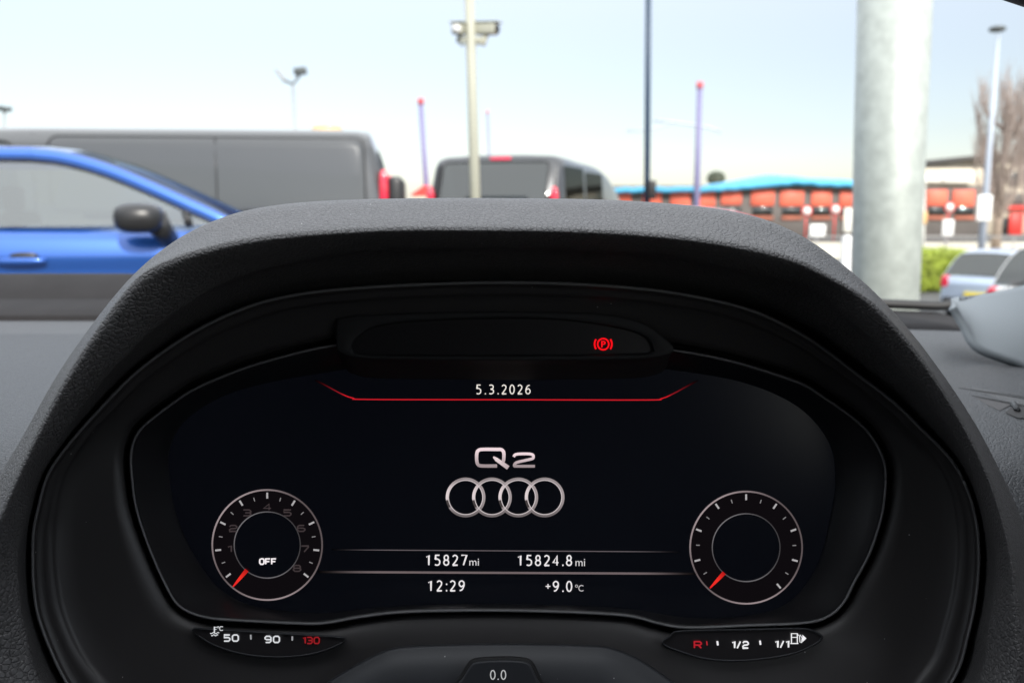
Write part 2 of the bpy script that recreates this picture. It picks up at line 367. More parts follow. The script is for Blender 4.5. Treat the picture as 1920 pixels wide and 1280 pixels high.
def text(s, x0, x1, y0, y1, col, bold=0.):
    cu = bpy.data.curves.new('t', 'FONT'); cu.body = s; cu.size = 1; cu.offset = bold; cu.resolution_u = 3
    o = bpy.data.objects.new('t', cu); COL.objects.link(o)
    dg = bpy.context.evaluated_depsgraph_get(); me = bpy.data.meshes.new_from_object(o.evaluated_get(dg))
    xs = [v.co.x for v in me.vertices]; ys = [v.co.y for v in me.vertices]; a, b, c, d = min(xs), max(xs), min(ys), max(ys)
    pts = [(x0 + (v.co.x - a) / (b - a) * (x1 - x0), y1 - (v.co.y - c) / (d - c) * (y1 - y0)) for v in me.vertices]
    fs = [tuple(p.vertices) for p in me.polygons]
    bpy.data.objects.remove(o); bpy.data.curves.remove(cu); bpy.data.meshes.remove(me)
    return pts, fs, col
# wide squared numerals, unit box 0..1 x 0..1 (y down)
q = .22
GL = {'0': [[(q, 0), (1 - q, 0), (1, q), (1, 1 - q), (1 - q, 1), (q, 1), (0, 1 - q), (0, q), (q, 0)]],
      '1': [[(.25, .18), (.6, 0), (.6, 1)]],
      '2': [[(0, q), (q, 0), (1 - q, 0), (1, q), (1, .38), (.82, .5), (.2, .56), (0, .75), (0, 1), (1, 1)]],
      '3': [[(0, 0), (1 - q, 0), (1, q), (1, .36), (.84, .5), (.25, .5)], [(.84, .5), (1, .64), (1, 1 - q), (1 - q, 1), (0, 1)]],
      '4': [[(.75, 1), (.75, 0), (0, .72), (1, .72)]],
      '5': [[(1, 0), (.05, 0), (.05, .42), (1 - q, .42), (1, .6), (1, 1 - q), (1 - q, 1), (0, 1)]],
      '6': [[(.9, 0), (q, 0), (0, q), (0, 1 - q), (q, 1), (1 - q, 1), (1, 1 - q), (1, .62), (1 - q, .46), (0, .46)]],
      '7': [[(0, 0), (1, 0), (1, .15), (.4, 1)]],
      '8': [[(q, 0), (1 - q, 0), (.95, q), (.95, .34), (.8, .48), (.2, .48), (.05, .34), (.05, q), (q, 0)], [(.2, .48), (0, .64), (0, 1 - q), (q, 1), (1 - q, 1), (1, 1 - q), (1, .64), (.8, .48)]],
      '9': [[(1, .54), (q, .54), (0, .38), (0, q), (q, 0), (1 - q, 0), (1, q), (1, 1 - q), (1 - q, 1), (.1, 1)]],
      '/': [[(.1, 1.03), (.9, -.03)]], 'F': [[(0, 1), (0, 0), (1, 0)], [(0, .5), (.85, .5)]],
      'R': [[(0, 1), (0, 0), (1 - q, 0), (1, q), (1, .36), (1 - q, .54), (0, .54)], [(.55, .54), (1, 1)]],
      'C': [[(1, .1), (1 - q, 0), (q, 0), (0, q), (0, 1 - q), (q, 1), (1 - q, 1), (1, .9)]],
      'O': None}
GL['O'] = GL['0']
def wide(s, x0, y0, y1, cw, gap, wd, col):
    out = []; x = x0
    for ch in s:
        cwi = cw * (.45 if ch == '1' else .75 if ch == '/' else 1)
        for pl in GL[ch]:
            if ch == '1': pl = [((a - .25) / .35, b) for a, b in pl]
            out.append(stroke([(x + a * cwi, y0 + b * (y1 - y0)) for a, b in pl], wd, col))
        x += cwi + gap
    return out
def cs(*p): return [(v[0], v[1]) for v in cat_open([(a, b, 0) for a, b in p], 5)]
def el(cx, cy, rx, ry, n=24): return [(cx + rx * math.sin(2 * math.pi * i / n), cy - ry * math.cos(2 * math.pi * i / n)) for i in range(n + 1)]
DGT = {'0': [el(.5, .5, .46, .5)], '1': [[(.12, .20), (.58, .02), (.58, 1)]], '2': [cs((.05, .14), (.42, 0), (.84, .12), (.86, .36), (.58, .62), (.08, .98)) + [(.08, 1), (.96, 1)]],
       '3': [cs((.08, .05), (.45, 0), (.84, .1), (.84, .36), (.34, .47)), cs((.34, .47), (.88, .58), (.92, .85), (.5, 1), (.05, .95))], '4': [[(.72, 1), (.72, .02), (.02, .72), (1, .72)]],
       '5': [[(.9, 0), (.2, 0)] + cs((.16, .42), (.5, .38), (.92, .56), (.88, .87), (.5, 1), (.06, .95))], '6': [cs((.86, .02), (.42, .12), (.08, .5), (.12, .86), (.5, 1), (.9, .86), (.92, .6), (.55, .42), (.12, .58))],
       '7': [[(0, 0), (.98, 0), (.38, 1)]], '8': [el(.5, .25, .37, .25), el(.5, .74, .45, .26)], '9': [cs((.14, .98), (.58, .88), (.92, .5), (.88, .14), (.5, 0), (.1, .14), (.08, .4), (.45, .58), (.88, .42))]}
def digits(t, x0, y0, y1, col, adv=16.7, gw=12.6, dot=8.2, wd=2.5):
    out = []; x = x0; h = y1 - y0; k = wd / 2 / h
    for ch in t:
        if ch in DGT:
            for pl in DGT[ch]: out.append(stroke([(x + wd / 2 + a * (gw - wd), y0 + wd / 2 + b * (h - wd)) for a, b in pl], wd, col))
            x += adv
        else:
            for yy in ((y1 - wd * .6,) if ch == '.' else (y1 - wd * .6, y0 + h * .36)): out.append(stroke([(x + dot * .30 - wd * .3, yy), (x + dot * .30 + wd * .75 - wd * .3 + .6, yy)], wd * 1.1, col))
            x += dot
    return out
WHT = (.86, .82, .84); RED = (.85, .02, .03); ZD = DS - .0006
# rev counter and speedometer
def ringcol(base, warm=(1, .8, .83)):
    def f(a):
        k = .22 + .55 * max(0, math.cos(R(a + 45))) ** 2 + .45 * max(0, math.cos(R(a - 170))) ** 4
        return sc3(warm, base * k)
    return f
def dial(name, cx, cy, r0, r1, majors, minors, needle, label, nums=None, off=False):
    face = ring(cx, cy, (r0 + r1) / 2, (r0 - r1), lambda a: (.0045, .0035, .0045))
    base = gfx(name, [face], ZD + .0002, clus); base['label'] = label
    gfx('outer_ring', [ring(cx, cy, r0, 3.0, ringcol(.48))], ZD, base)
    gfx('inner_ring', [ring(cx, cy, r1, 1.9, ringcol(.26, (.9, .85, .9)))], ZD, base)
    tk = []
    for a in majors: tk.append(stroke([arc(cx, cy, r0 - 5, a, a, 1)[0], arc(cx, cy, r0 - 16, a, a, 1)[0]], 3.4, sc3(WHT, .50)))
    gfx('major_tick_marks', tk, ZD - .0002, base)
    gfx('minor_tick_marks', [stroke([arc(cx, cy, r0 - 11, a, a, 1)[0], arc(cx, cy, r0 - 18, a, a, 1)[0]], 1.8, sc3(WHT, .28)) for a in minors], ZD - .0002, base)
    (ax, ay), (bx, by) = needle
    gfx('needle', [stroke([(ax, ay), ((ax + bx) / 2, (ay + by) / 2), (bx, by)], [8, 6, 2.5], [(.45, .01, .01), (.9, .03, .02), (.8, .02, .02)])], ZD - .0006, base)
    if nums:
        gl = []
        for i, a in nums:
            x, y = cx + (r0 - 32) * math.sin(R(a)), cy - (r0 - 32) * math.cos(R(a))
            gl += wide(str(i), x - (3 if i == 1 else 7), y - 5.5, y + 5.5, 14, 0, 2.4, (.050, .038, .040))
        gfx('dial_numerals', gl, ZD - .0002, base)
    if off: gfx('off_lettering', wide('OFF', 487, 1047, 1057, 8, 3.2, 2.6, (1, .93, .95)), ZD - .0002, base)
    return base
dial('rev_counter', 501, 1021, 103, 62, [-128 + 32 * i for i in range(9)], [-112 + 32 * i for i in range(8)], ((463, 1068), (437, 1099)), 'left dial numbered 1 to 8 reading OFF', nums=[(i, -128 + 32 * i) for i in range(1, 9)], off=True)
dial('speedometer', 1399, 1026, 105, 63.5, [-104.7 + 34.9 * i for i in range(8)], [-122 + 34.9 * i for i in range(8)], ((1358, 1073), (1331, 1102)), 'right dial with unnumbered marks')
# date and red line
sub = scr
gfx('date_lettering', digits('5.3.2026', 892, 720.5, 739, (.88, .82, .76), 14.9, 10.8, 9., 2.0), ZD, clus)
rl = [(v[0], v[1]) for v in cat_open([(590, 712, 0), (612, 723, 0), (640, 738, 0), (662, 746, 0), (690, 748.5, 0), (950, 749, 0), (1210, 749.5, 0), (1240, 747, 0), (1262, 738, 0), (1288, 724, 0), (1309, 713, 0)], 6)]
nr = len(rl)
def redc(x):
    k = sm((x - 590) / 70) * sm((1309 - x) / 70); h = 1 if 640 < x < 1255 else .6
    return (.62 * k * h, .012 * k, .022 * k)
gfx('red_accent_line', [stroke(rl, 2.1, [redc(x) for x, y in rl])], ZD, clus)
gl = (.10, .085, .09)
def fade(x0, x1, y0, y1, wd, col, n=30):
    pts = [(x0 + (x1 - x0) * i / n, y0 + (y1 - y0) * i / n) for i in range(n + 1)]
    return stroke(pts, wd, [sc3(col, sm(i / n * 6) * sm((1 - i / n) * 6)) for i in range(n + 1)])
gfx('thin_divider_line', [fade(622, 1276, 1030, 1034, 1.6, (.13, .11, .12))], ZD, clus)
gfx('thick_divider_line', [fade(596, 1306, 1071.5, 1075, 4.0, (.16, .125, .13))], ZD, clus)
gfx('mileage_lettering', digits('15827', 797, 1039, 1060, WHT) + [text('mi', 880, 898, 1046.5, 1059.5, sc3(WHT, .75))], ZD, clus)
gfx('trip_mileage_lettering', digits('15824.8', 969, 1039.5, 1060.5, WHT) + [text('mi', 1079, 1097, 1047, 1060.5, sc3(WHT, .75))], ZD, clus)
gfx('clock_lettering', digits('12:29', 801, 1087, 1108, WHT), ZD, clus)
gfx('outside_temperature_lettering', [text('+', 1023, 1032, 1094, 1103, WHT, .01), *digits('9.0', 1036, 1088, 1109, WHT), ring(1081, 1098, 2.2, 1.1, lambda a: sc3(WHT, .6), 16), text('C', 1084.5, 1094, 1096, 1108, sc3(WHT, .7))], ZD, clus)
# Q2 badge
def met(pts, y0, y1): return [sc3((1, .80, .84), .35 + .55 * max(0, 1 - abs((y - y0) / (y1 - y0) - .12) * 1.3)) for x, y in pts]
Q = [(943, 868)] + [(v[0], v[1]) for v in cat_open([(943, 866, 0), (944.5, 860, 0), (944.5, 848, 0), (940, 842.5, 0), (930, 842, 0), (905, 842, 0), (897, 844, 0), (894, 850, 0), (894, 864, 0), (897, 871, 0), (905, 873, 0), (932, 873, 0)], 4)]
T2 = [(v[0], v[1]) for v in cat_open([(963, 856, 0), (966, 852, 0), (974, 850.5, 0), (992, 850.5, 0), (999, 852.5, 0), (1000, 857, 0), (996, 860, 0), (972, 865.5, 0), (966, 868.5, 0), (964.5, 873, 0), (972, 873.5, 0), (1003, 873.5, 0)], 4)]
gfx('badge_lettering', [stroke(Q, 6.2, met(Q, 839, 876)), stroke([(925, 856), (931, 861), (953, 876.5)], [3, 7, 8], [(.75, .6, .62), (.8, .66, .68), (.5, .4, .42)]), stroke(T2, 5.2, met(T2, 848, 876))], ZD, clus)
def emb(a):
    a = a % 360
    if 238 < a < 262: return (.06, .05, .05)
    k = .16 + .62 * max(0, math.cos(R(a - 280))) ** 4 + .20 * max(0, math.cos(R(a - 75))) ** 2 + .12 * max(0, math.cos(R(a))) ** 8
    return (k, k * .86, k * .88)
rg = []
for cx in (873, 922.4, 971.8, 1021.2):
    rg.append(ring(cx, 932, 34.8, 4.8, emb, 90)); rg.append(ring(cx, 932, 32.0, 1.5, lambda a: (.62, .55, .56), 90))
gfx('ring_emblem', rg[0::2], ZD, clus)
for i, o_ in enumerate(rg[1::2]): pass
gfx('ring_emblem_inner_edges', rg[1::2], ZD - .0002, clus)
# warning lamp panel
LG = [(660, 646), (676, 630), (702, 615), (768, 605), (893, 599), (1000, 599), (1060, 602), (1143, 613), (1200, 628), (1222, 645), (1226, 656), (1206, 661), (935, 664), (700, 662), (668, 658)]
LH = [(632, 652), (634, 602), (650, 594), (700, 590), (800, 586), (950, 584), (1100, 587), (1180, 598), (1225, 618), (1262, 650), (1250, 666), (1200, 674), (1100, 676), (950, 677), (750, 675), (680, 673), (645, 665)]
LGp = polar(LG, 940, 634, 160); LHp = polar(LH, 940, 634, 160)
wp = ic(loft('warning_lamp_housing', [[p + Vector((0, 0, -.004)) for p in W(mixl(LHp, [(940 + (x - 940) * .95, y + 20) for x, y in LHp], 1), .417)], W([(x, y + 10) for x, y in grow(LHp, -2)], .405), W(grow(LHp, 0), .3955), W(grow(LHp, -3), .3935), W(grow(LGp, 5), .3935), W(grow(LGp, 2.5), .3945), W(LGp, .3965)], M['housing'], None, k=2))
lp = W(grow(LGp, 1), .396)
wl = ic(mesh('warning_lamp_lens', lp, [tuple(range(len(lp)))[::-1]], M['warn'], smooth=False))
bx, by = 1131, 645
RB = (1, .006, .012)
gfx('parking_brake_symbol', [ring(bx, by, 10.4, 3.2, lambda a: RB, 48), stroke(arc(bx, by, 16.2, 55, 125, 14), 3.4, RB), stroke(arc(bx, by, 16.2, 235, 305, 14), 3.4, RB), text('P', bx - 4, bx + 5, by - 6, by + 6, RB, .03)], .3955, clus)
# lower gauges
def lensgauge(name, pts, cx, cy, depth, label, mm):
    lp2 = polar(pts, cx, cy, 120)
    g = ic(loft(name, [W(grow(lp2, 3), depth + .012), W(grow(lp2, 2), depth + .001), W(grow(lp2, 0), depth), W(grow(lp2, -2), depth + .0015)], M['cover'], None)); g['label'] = label
    l2 = W(grow(lp2, -1), depth + .0012)
    f = mesh('gauge_lens', l2, [tuple(range(len(l2)))[::-1]], mm, smooth=False); f.parent = g
    return g
DG = .3925
tg = lensgauge('temperature_gauge', [(360, 1179), (395, 1180), (500, 1186), (600, 1192), (648, 1196), (625, 1212), (580, 1226), (520, 1231), (460, 1226), (410, 1212), (378, 1195)], 500, 1205, DG, 'lower left gauge marked 50 90 130', M['lens'])
ZT = DG + .0004
C2 = (.70, .72, .75)
gfx('gauge_lettering', wide('50', 420, 1189.5, 1201, 11, 4.8, 2.6, C2) + wide('90', 497, 1192, 1203.5, 11, 4.8, 2.6, C2) + wide('130', 568, 1194, 1205.5, 9.5, 3.6, 2.6, (.28, .012, .016)) +
    [stroke([(470, 1189), (470.5, 1198)], 3, sc3(C2, .45)), stroke([(548, 1192), (548, 1200)], 3, sc3(C2, .45))], ZT, tg)
def wav(x0, x1, y): return [(x0 + (x1 - x0) * i / 16, y + 1.1 * math.sin(i / 16 * 4 * math.pi)) for i in range(17)]
gfx('coolant_symbol', [stroke([(402, 1174), (402, 1186)], 2.4, C2), stroke([(402, 1175), (407, 1175)], 1.2, C2), stroke([(402, 1179), (406, 1179)], 1.2, C2), stroke(wav(394, 411, 1186), 1.5, C2), stroke(wav(396, 409, 1190), 1.5, C2),
    ring(409, 1175, 1.5, .8, lambda a: C2, 12)] + wide('C', 412, 1174, 1181, 6, 0, 1.4, C2), .3915, tg)
fg = lensgauge('fuel_gauge', [(1243, 1206), (1258, 1192), (1275, 1183), (1400, 1180), (1500, 1178), (1525, 1183), (1541, 1194), (1525, 1208), (1480, 1226), (1400, 1237), (1330, 1235), (1280, 1222)], 1395, 1206, DG, 'lower right fuel gauge marked R 1/2 1/1', M['lens'])
gfx('gauge_lettering', wide('R', 1302, 1202, 1214, 13, 0, 3.0, (.42, .015, .025)) + wide('1/2', 1373, 1202, 1214, 10, 4.0, 2.7, (.90, .90, .92)) + wide('1/1', 1454, 1201, 1213, 10, 4.0, 2.7, (.90, .90, .92)) +
    [stroke([(1325, 1201), (1326, 1209)], 2.6, (.38, .02, .03)), stroke([(1345, 1201), (1346, 1209)], 3.4, (.9, .9, .92)), stroke([(1425, 1200), (1426, 1208)], 3.2, (.9, .9, .92))], ZT, fg)
PW = (.92, .92, .94)
gfx('fuel_pump_symbol', [stroke([(1484, 1205), (1484, 1187), (1495, 1187), (1495, 1205)], 1.8, PW), stroke([(1482, 1205.5), (1497, 1205.5)], 1.8, PW), stroke([(1485, 1194), (1494, 1194)], 1.4, PW), stroke([(1496, 1189), (1499, 1191), (1500, 1203), (1503, 1204), (1504, 1195), (1500, 1189)], 1.3, PW),
    ([(1504.5, 1189), (1512, 1196), (1504.5, 1203)], [(0, 1, 2)], PW)], ZT, fg)
# lower cowl with the trip reset button
def pad(pts, k=5): return [(v[0], v[1]) for v in cat_open([(a, b, 0) for a, b in pts], k)]
LK = polar([(560, 1330), (610, 1284), (650, 1258), (690, 1236), (735, 1217), (800, 1211), (950, 1208), (1100, 1211), (1150, 1217), (1200, 1238), (1240, 1264), (1275, 1290), (1330, 1340), (1300, 1500), (950, 1560), (600, 1500)], 950, 1380, 160)
cow = ic(loft('lower_cowl', [W(grow(LK, 4), .408), W(grow(LK, 2), .388), W(LK, .384), W(grow(LK, -4), .3835), W(grow(LK, -40), .378), W(grow(LK, -90), .375)], M['cover'], None, cap=True, k=2))
BT = [(850, 1296), (868, 1270), (884, 1246), (896, 1240), (930, 1237.5), (960, 1237.5), (984, 1240), (994, 1246), (1006, 1270), (1018, 1296), (1018, 1350), (850, 1350)]
BTp = polar(BT, 935, 1300, 120)
gap = loft('button_gap', [W(grow(BTp, 8), .3795), W(grow(BTp, 6), .3722), W(grow(BTp, 5), .3720)], M['cover'], None, cap=True); gap.parent = cow
gap.data.materials[0] = M['inner']
rb = ic(loft('trip_reset_button', [W(grow(BTp, 1), .3750), W(grow(BTp, 0), .3695), W(grow(BTp, -1.5), .3688), W(grow(BTp, -4), .3688)], M['cover'], None, cap=True))
gfx('reset_lettering', digits('0.0', 918.5, 1255, 1273.5, (.50, .51, .52), 13, 11, 7, 1.9), .3685, rb)  # printed figures, made to glow by the screen material

# ---- dashboard, windscreen, pillars, roof
def grid(name, rows, m, smooth=True):
    n = len(rows[0]); vs = [p for r_ in rows for p in r_]; fs = []
    for a in range(len(rows) - 1):
        for i in range(n - 1): fs.append((a * n + i, a * n + i + 1, (a + 1) * n + i + 1, (a + 1) * n + i))
    return mesh(name, vs, fs, m, None, smooth)
def dz(x): return -.012 * max(0, x - .1) / .4
XS = [-1.05 + 1.55 * i / 200 for i in range(201)]
prof = cat_open([(.31, .45, 0), (.325, .70, 0), (.345, .95, 0), (.362, 1.035, 0), (.385, 1.068, 0), (.43, 1.080, 0), (.55, 1.083, 0), (.70, 1.082, 0), (.868, 1.081, 0)], 5)
def pix(p):
    v = p - CAM; D = v.dot(fw); return 960 + F * v.dot(rt) / D, 640 - F * v.dot(up) / D
def inside(pt, lp):
    c = False; x, y = pt; n = len(lp)
    for i in range(n):
        (x1, y1), (x2, y2) = lp[i - 1], lp[i]
        if (y1 > y) != (y2 > y) and x < (x2 - x1) * (y - y1) / (y2 - y1) + x1: c = not c
    return c
dsh = grid('dashboard', [[Vector((x, y, z + dz(x))) for x in XS] for y, z, _ in prof], M['dash'])
LX = mixl(LB, LC, .8)          # the well in the dash that the cluster sits in
bm = bmesh.new(); bm.from_mesh(dsh.data)
bmesh.ops.delete(bm, geom=[f for f in bm.faces if f.calc_center_median().y < .418 and inside(pix(f.calc_center_median()), LX)], context='FACES')
bm.to_mesh(dsh.data); bm.free(); cab(dsh)
# left: far deck behind the pad, in two steps up to the screen base
xl = [-1.05 + 1.0 * i / 30 for i in range(31)]
cab(grid('defroster_deck', [[Vector((x, y, z)) for x in xl] for y, z in ((.8685, 1.070), (.869, 1.0855), (.872, 1.0868), (.93, 1.0965), (.9315, 1.0955), (.9335, 1.0975), (1.0, 1.117), (1.010, 1.1175), (1.012, 1.10))], M['lower']))
xr = [-.05 + .55 * i / 20 for i in range(21)]
cab(grid('defroster_deck', [[Vector((x, y, z + dz(x) * 1.2)) for x in xr] for y, z in ((.8685, 1.060), (.869, 1.0835), (.9, 1.0865), (1.0, 1.088), (1.012, 1.075))], M['lower']))
# flat dark patches: seam, ledge shadow and vent recesses, right of dash top
def onray(px, py, z):
    d = rt * ((px - 960) / F) + up * ((640 - py) / F) + fw; return CAM + d * ((z - CAM.z) / d.z)
zs = 1.0745
sl = [onray(1795, 737, zs), onray(1870, 748, zs), onray(1960, 761, zs)]
se = [onray(1795, 741, zs), onray(1870, 752, zs), onray(1960, 765, zs)]
def patch(name, pts_, m, dz_=.0025):
    return cab(fixn(mesh(name, [onray(x, y, zs) + Vector((0, 0, dz_)) for x, y in pts_], [tuple(range(len(pts_)))[::-1]], m, smooth=False)))
patch('seam_and_ledge_shade', [(1795, 733), (1870, 743), (1960, 755), (1960, 756.6), (1870, 744.6), (1795, 734.6)], M['inner'])
patch('seam_and_ledge_shade', [(1798, 744), (1830, 749), (1900, 762), (1960, 772), (1960, 774.5), (1900, 764.5), (1830, 751.5), (1798, 745.5)], M['inner'])  # edge of the ledge, its shadow drawn as a dark strip
VB = mat('brown_black_vent', (.022, .016, .015), .5); VD = mat('vent_recess_shade', (.008, .006, .006), .6)  # dark colours on flat patches stand for shade inside the vents
patch('side_vent', [(1828, 752), (1896, 765), (1874, 777), (1850, 766)], VB)
patch('side_vent', [(1884, 781), (1899, 766), (1960, 777), (1960, 792), (1908, 791)], VD)
cab(tube('vent_vane', [onray(1899, 765, zs) + Vector((0, 0, .003)), onray(1907, 778, zs) + Vector((0, 0, .003))], .0018, M['dash'], n=8))
# windscreen base seal
def seal(name, pts, D, r_, m): return cab(tube(name, [P(x, y, D) for x, y in pad(pts)], r_, m, n=8))
seal('windscreen_seal', [(-250, 517), (150, 516), (420, 517)], 1.02, .0022, M['black'])
seal('windscreen_seal', [(1600, 567), (1700, 571), (1765, 573), (1800, 566)], 1.0, .0055, M['black'])
# a-pillar trim: light grey corner piece
pt_top = [(1783, 566), (1800, 562), (1850, 556), (1920, 540), (2000, 505), (2080, 420)]
pt_bot = [(1786, 578), (1806, 612), (1834, 655), (1920, 690), (2020, 740), (2150, 760)]
rows = []
for i, t in enumerate((0, .06, .2, .4, .6, .8, .94, 1)):
    bul = math.sin(math.pi * min(1, max(0, t))) * .007
    a_, b_ = cat_open([(x, y, 0) for x, y in pt_top], 10), cat_open([(x, y, 0) for x, y in pt_bot], 10)
    rows.append([P(a[0] * (1 - t) + b[0] * t, a[1] * (1 - t) + b[1] * t, .80 - .10 * sm(j / 50) * 1. - bul - .10 * t * (1 - .5 * sm(j / 50))) for j, (a, b) in enumerate(zip(a_, b_))])
o = grid('pillar_trim', rows, M['pillar']); sm_ = o.modifiers.new('s', 'SOLIDIFY'); sm_.thickness = .006; sm_.offset = 0; cab(o)
# the pillar itself rises outside the frame to the roof
pp = cat_open([P(2120, 640, .68), P(2180, 400, .58), P(2190, 150, .47), P(2122, -110, .41), P(2160, -420, .33), Vector((.42, -.06, 1.565))], 6)
cab(tube('windscreen_pillar', pp, [.045 + .0 * i for i in range(len(pp))], M['head'], n=12))
# glass with black dotted border at its lower right corner
g0 = []; NX = 24
for i in range(NX + 1):
    x = -1.02 + 1.52 * i / NX; u_ = (x + .26) / .76
    g0.append([Vector((x, 1.03 - .10 * u_ * u_, 1.10)).lerp(Vector((x * .86 - .04, -.02 - .07 * u_ * u_, 1.56)), k / 8) + Vector((0, .03, .02)) * math.sin(math.pi * k / 8) for k in range(9)])
cab(grid('windscreen', g0, M['clear']))
fr = []
for i in range(32):
    x = 1800 + i * 4.4 + random.uniform(-.3, .3); y = 561 - (x - 1800) * .05 - max(0, x - 1840) ** 1.35 * .045
    ln = 5 + 8 * sm((x - 1800) / 110)
    fr.append(([P(x - 1.5, y + 3, .77), P(x + 1.5, y + 3, .77), P(x + 1.3, y - ln, .77), P(x - .1, y - ln - 1, .77)], [(0, 1, 2, 3)]))
cab(multi('windscreen_dotted_border', fr, M['black'], smooth=False))
# roof, header, doors, floor: unseen cabin shell that keeps the cluster in shade
def rr(name, c, s, m, bev=.02): return cab(rbox(name, c, s, m, None, bev))
rr('roof_lining', (-.30, -1.26, 1.60), (1.68, 2.44, .05), M['head'])
hc = cat_open([Vector((-1.05, -.10, 1.575)), Vector((-.7, -.03, 1.58)), Vector((-.25, -.005, 1.58)), Vector((.2, -.03, 1.575)), Vector((.50, -.10, 1.56))], 6)
cab(tube('windscreen_header', hc, .035, M['head'], n=12))
cab(tube('windscreen_pillar', [(-1.0, 1.0, 1.1), (-.99, .5, 1.40), (-1.0, -.08, 1.57)], .04, M['head'], n=10))
for sx, x in ((-1, -1.06), (1, .50)):
    rr('door', (x, -.75, .66), (.07, 2.9, .94), M['cabin'])
    rr('window_frame', (x, -.4, 1.52), (.05, 1.4, .11), M['head'])  # unseen top of the door frame, added to keep sun off the cluster
    if sx > 0: rr('sun_block_panel', (x, .42, 1.28), (.05, .62, .42), M['cabin'])  # unseen panel added to block the sun patch on the pillar trim
    rr('rear_window_blank', (x, -1.55, 1.36), (.06, 1.5, .50), M['cabin'])  # shuts the rear side windows to darken the cabin
    rr('door_pillar', (x - sx * .015, -.72, 1.3), (.06, .14, .62), M['head'])
rr('rear_wall', (-.28, -2.3, .95), (1.5, .08, 1.4), M['cabin'])  # carried up to the roof to shut out light from behind
rr('cabin_floor', (-.28, -.75, .24), (1.5, 3.1, .06), M['cabin'])
rr('bulkhead', (-.28, .80, .62), (1.54, .04, .80), M['cabin'])
for x in (.0, -.60):
    rr('car_seat', (x, -.45, .50), (.52, .55, .22), M['seat'], .06); rr('car_seat', (x, -.66, .90), (.52, .16, .74), M['seat'], .06); rr('head_restraint', (x, -.66, 1.40), (.28, .11, .20), M['seat'], .04)

# ================================================================ GROUND
gx = [-900, -400, -150, -60, -25, -12] + [-6 + i * 1.0 for i in range(30)] + [26, 30, 40, 60, 100, 200, 500, 900]
gy = [-600, -100, -30, -10, -3] + [i * 1.5 for i in range(40)] + [62, 70, 90, 150, 300, 700, 1500]
vs = [(x, y, gz(x, y)) for y in gy for x in gx]; n = len(gx)
tag(mesh('ground', vs, [(a * n + i, a * n + i + 1, (a + 1) * n + i + 1, (a + 1) * n + i) for a in range(len(gy) - 1) for i in range(n - 1)], M['asphalt']), kind='structure')
ys = [38 + i * 1.5 for i in range(12)]; xs = [14 + i * 2 for i in range(30)]
tag(mesh('pavement', [(x, y, gz(x, y) + .05) for y in ys for x in xs], [(a * 30 + i, a * 30 + i + 1, (a + 1) * 30 + i + 1, (a + 1) * 30 + i) for a in range(11) for i in range(29)], M['sand']), kind='structure')

# ================================================================ VEHICLES  (local: x = 0 at the rear bumper, forward +x; y to its left; z up)
def section(Wd, zb, zt, crown=.02):
    r_ = [(0, zb), (Wd * .88, zb), (Wd * .97, zb + .12), (Wd, zb + .30), (Wd * .985, (zb + zt) * .5), (Wd * .968, zt - .25), (Wd * .975, zt - .20), (Wd, zt - .165), (Wd * .998, zt - .13), (Wd * .972, zt - .06), (Wd * .955, zt - .025), (Wd * .90, zt - .005), (Wd * .6, zt + crown * .6), (0, zt + crown)]
    return r_ + [(-a, b) for a, b in r_[-2:0:-1]]
def body(name, L, Wd, top, zb, m, parent, n=40, endr=.35, taper=.10):
    """closed shell lofted along x; top(x) gives the upper edge"""
    loops = []
    for i in range(n + 1):
        x = L * (1 - math.cos(math.pi * i / n)) / 2
        e = min(x, L - x) / endr; e = min(1, e); k = math.sqrt(max(0, 1 - (1 - e) ** 2)); wf = (1 - taper) + taper * k
        lift = (1 - k) * .16
        loops.append([Vector((x, y * wf, (zb + lift) + (z - zb) * (1 - lift * .6 / (top(x) - zb)))) for y, z in section(Wd, zb, top(x))])
    c = len(loops[0]); vs = [p for l in loops for p in l]; fs = []
    for a in range(n):
        for i in range(c): fs.append((a * c + i, a * c + (i + 1) % c, (a + 1) * c + (i + 1) % c, (a + 1) * c + i))
    fs.append(tuple(range(c))[::-1]); fs.append(tuple(n * c + i for i in range(c)))
    return fixn(mesh(name, vs, fs, m, parent))
def interp(pts):
    c = cat_open([(a, b, 0) for a, b in pts], 6)
    def f(x):
        for i in range(len(c) - 1):
            if c[i][0] <= x <= c[i + 1][0]:
                t = (x - c[i][0]) / max(1e-6, c[i + 1][0] - c[i][0]); return c[i][1] * (1 - t) + c[i + 1][1] * t
        return c[0][1] if x < c[0][0] else c[-1][1]
    return f
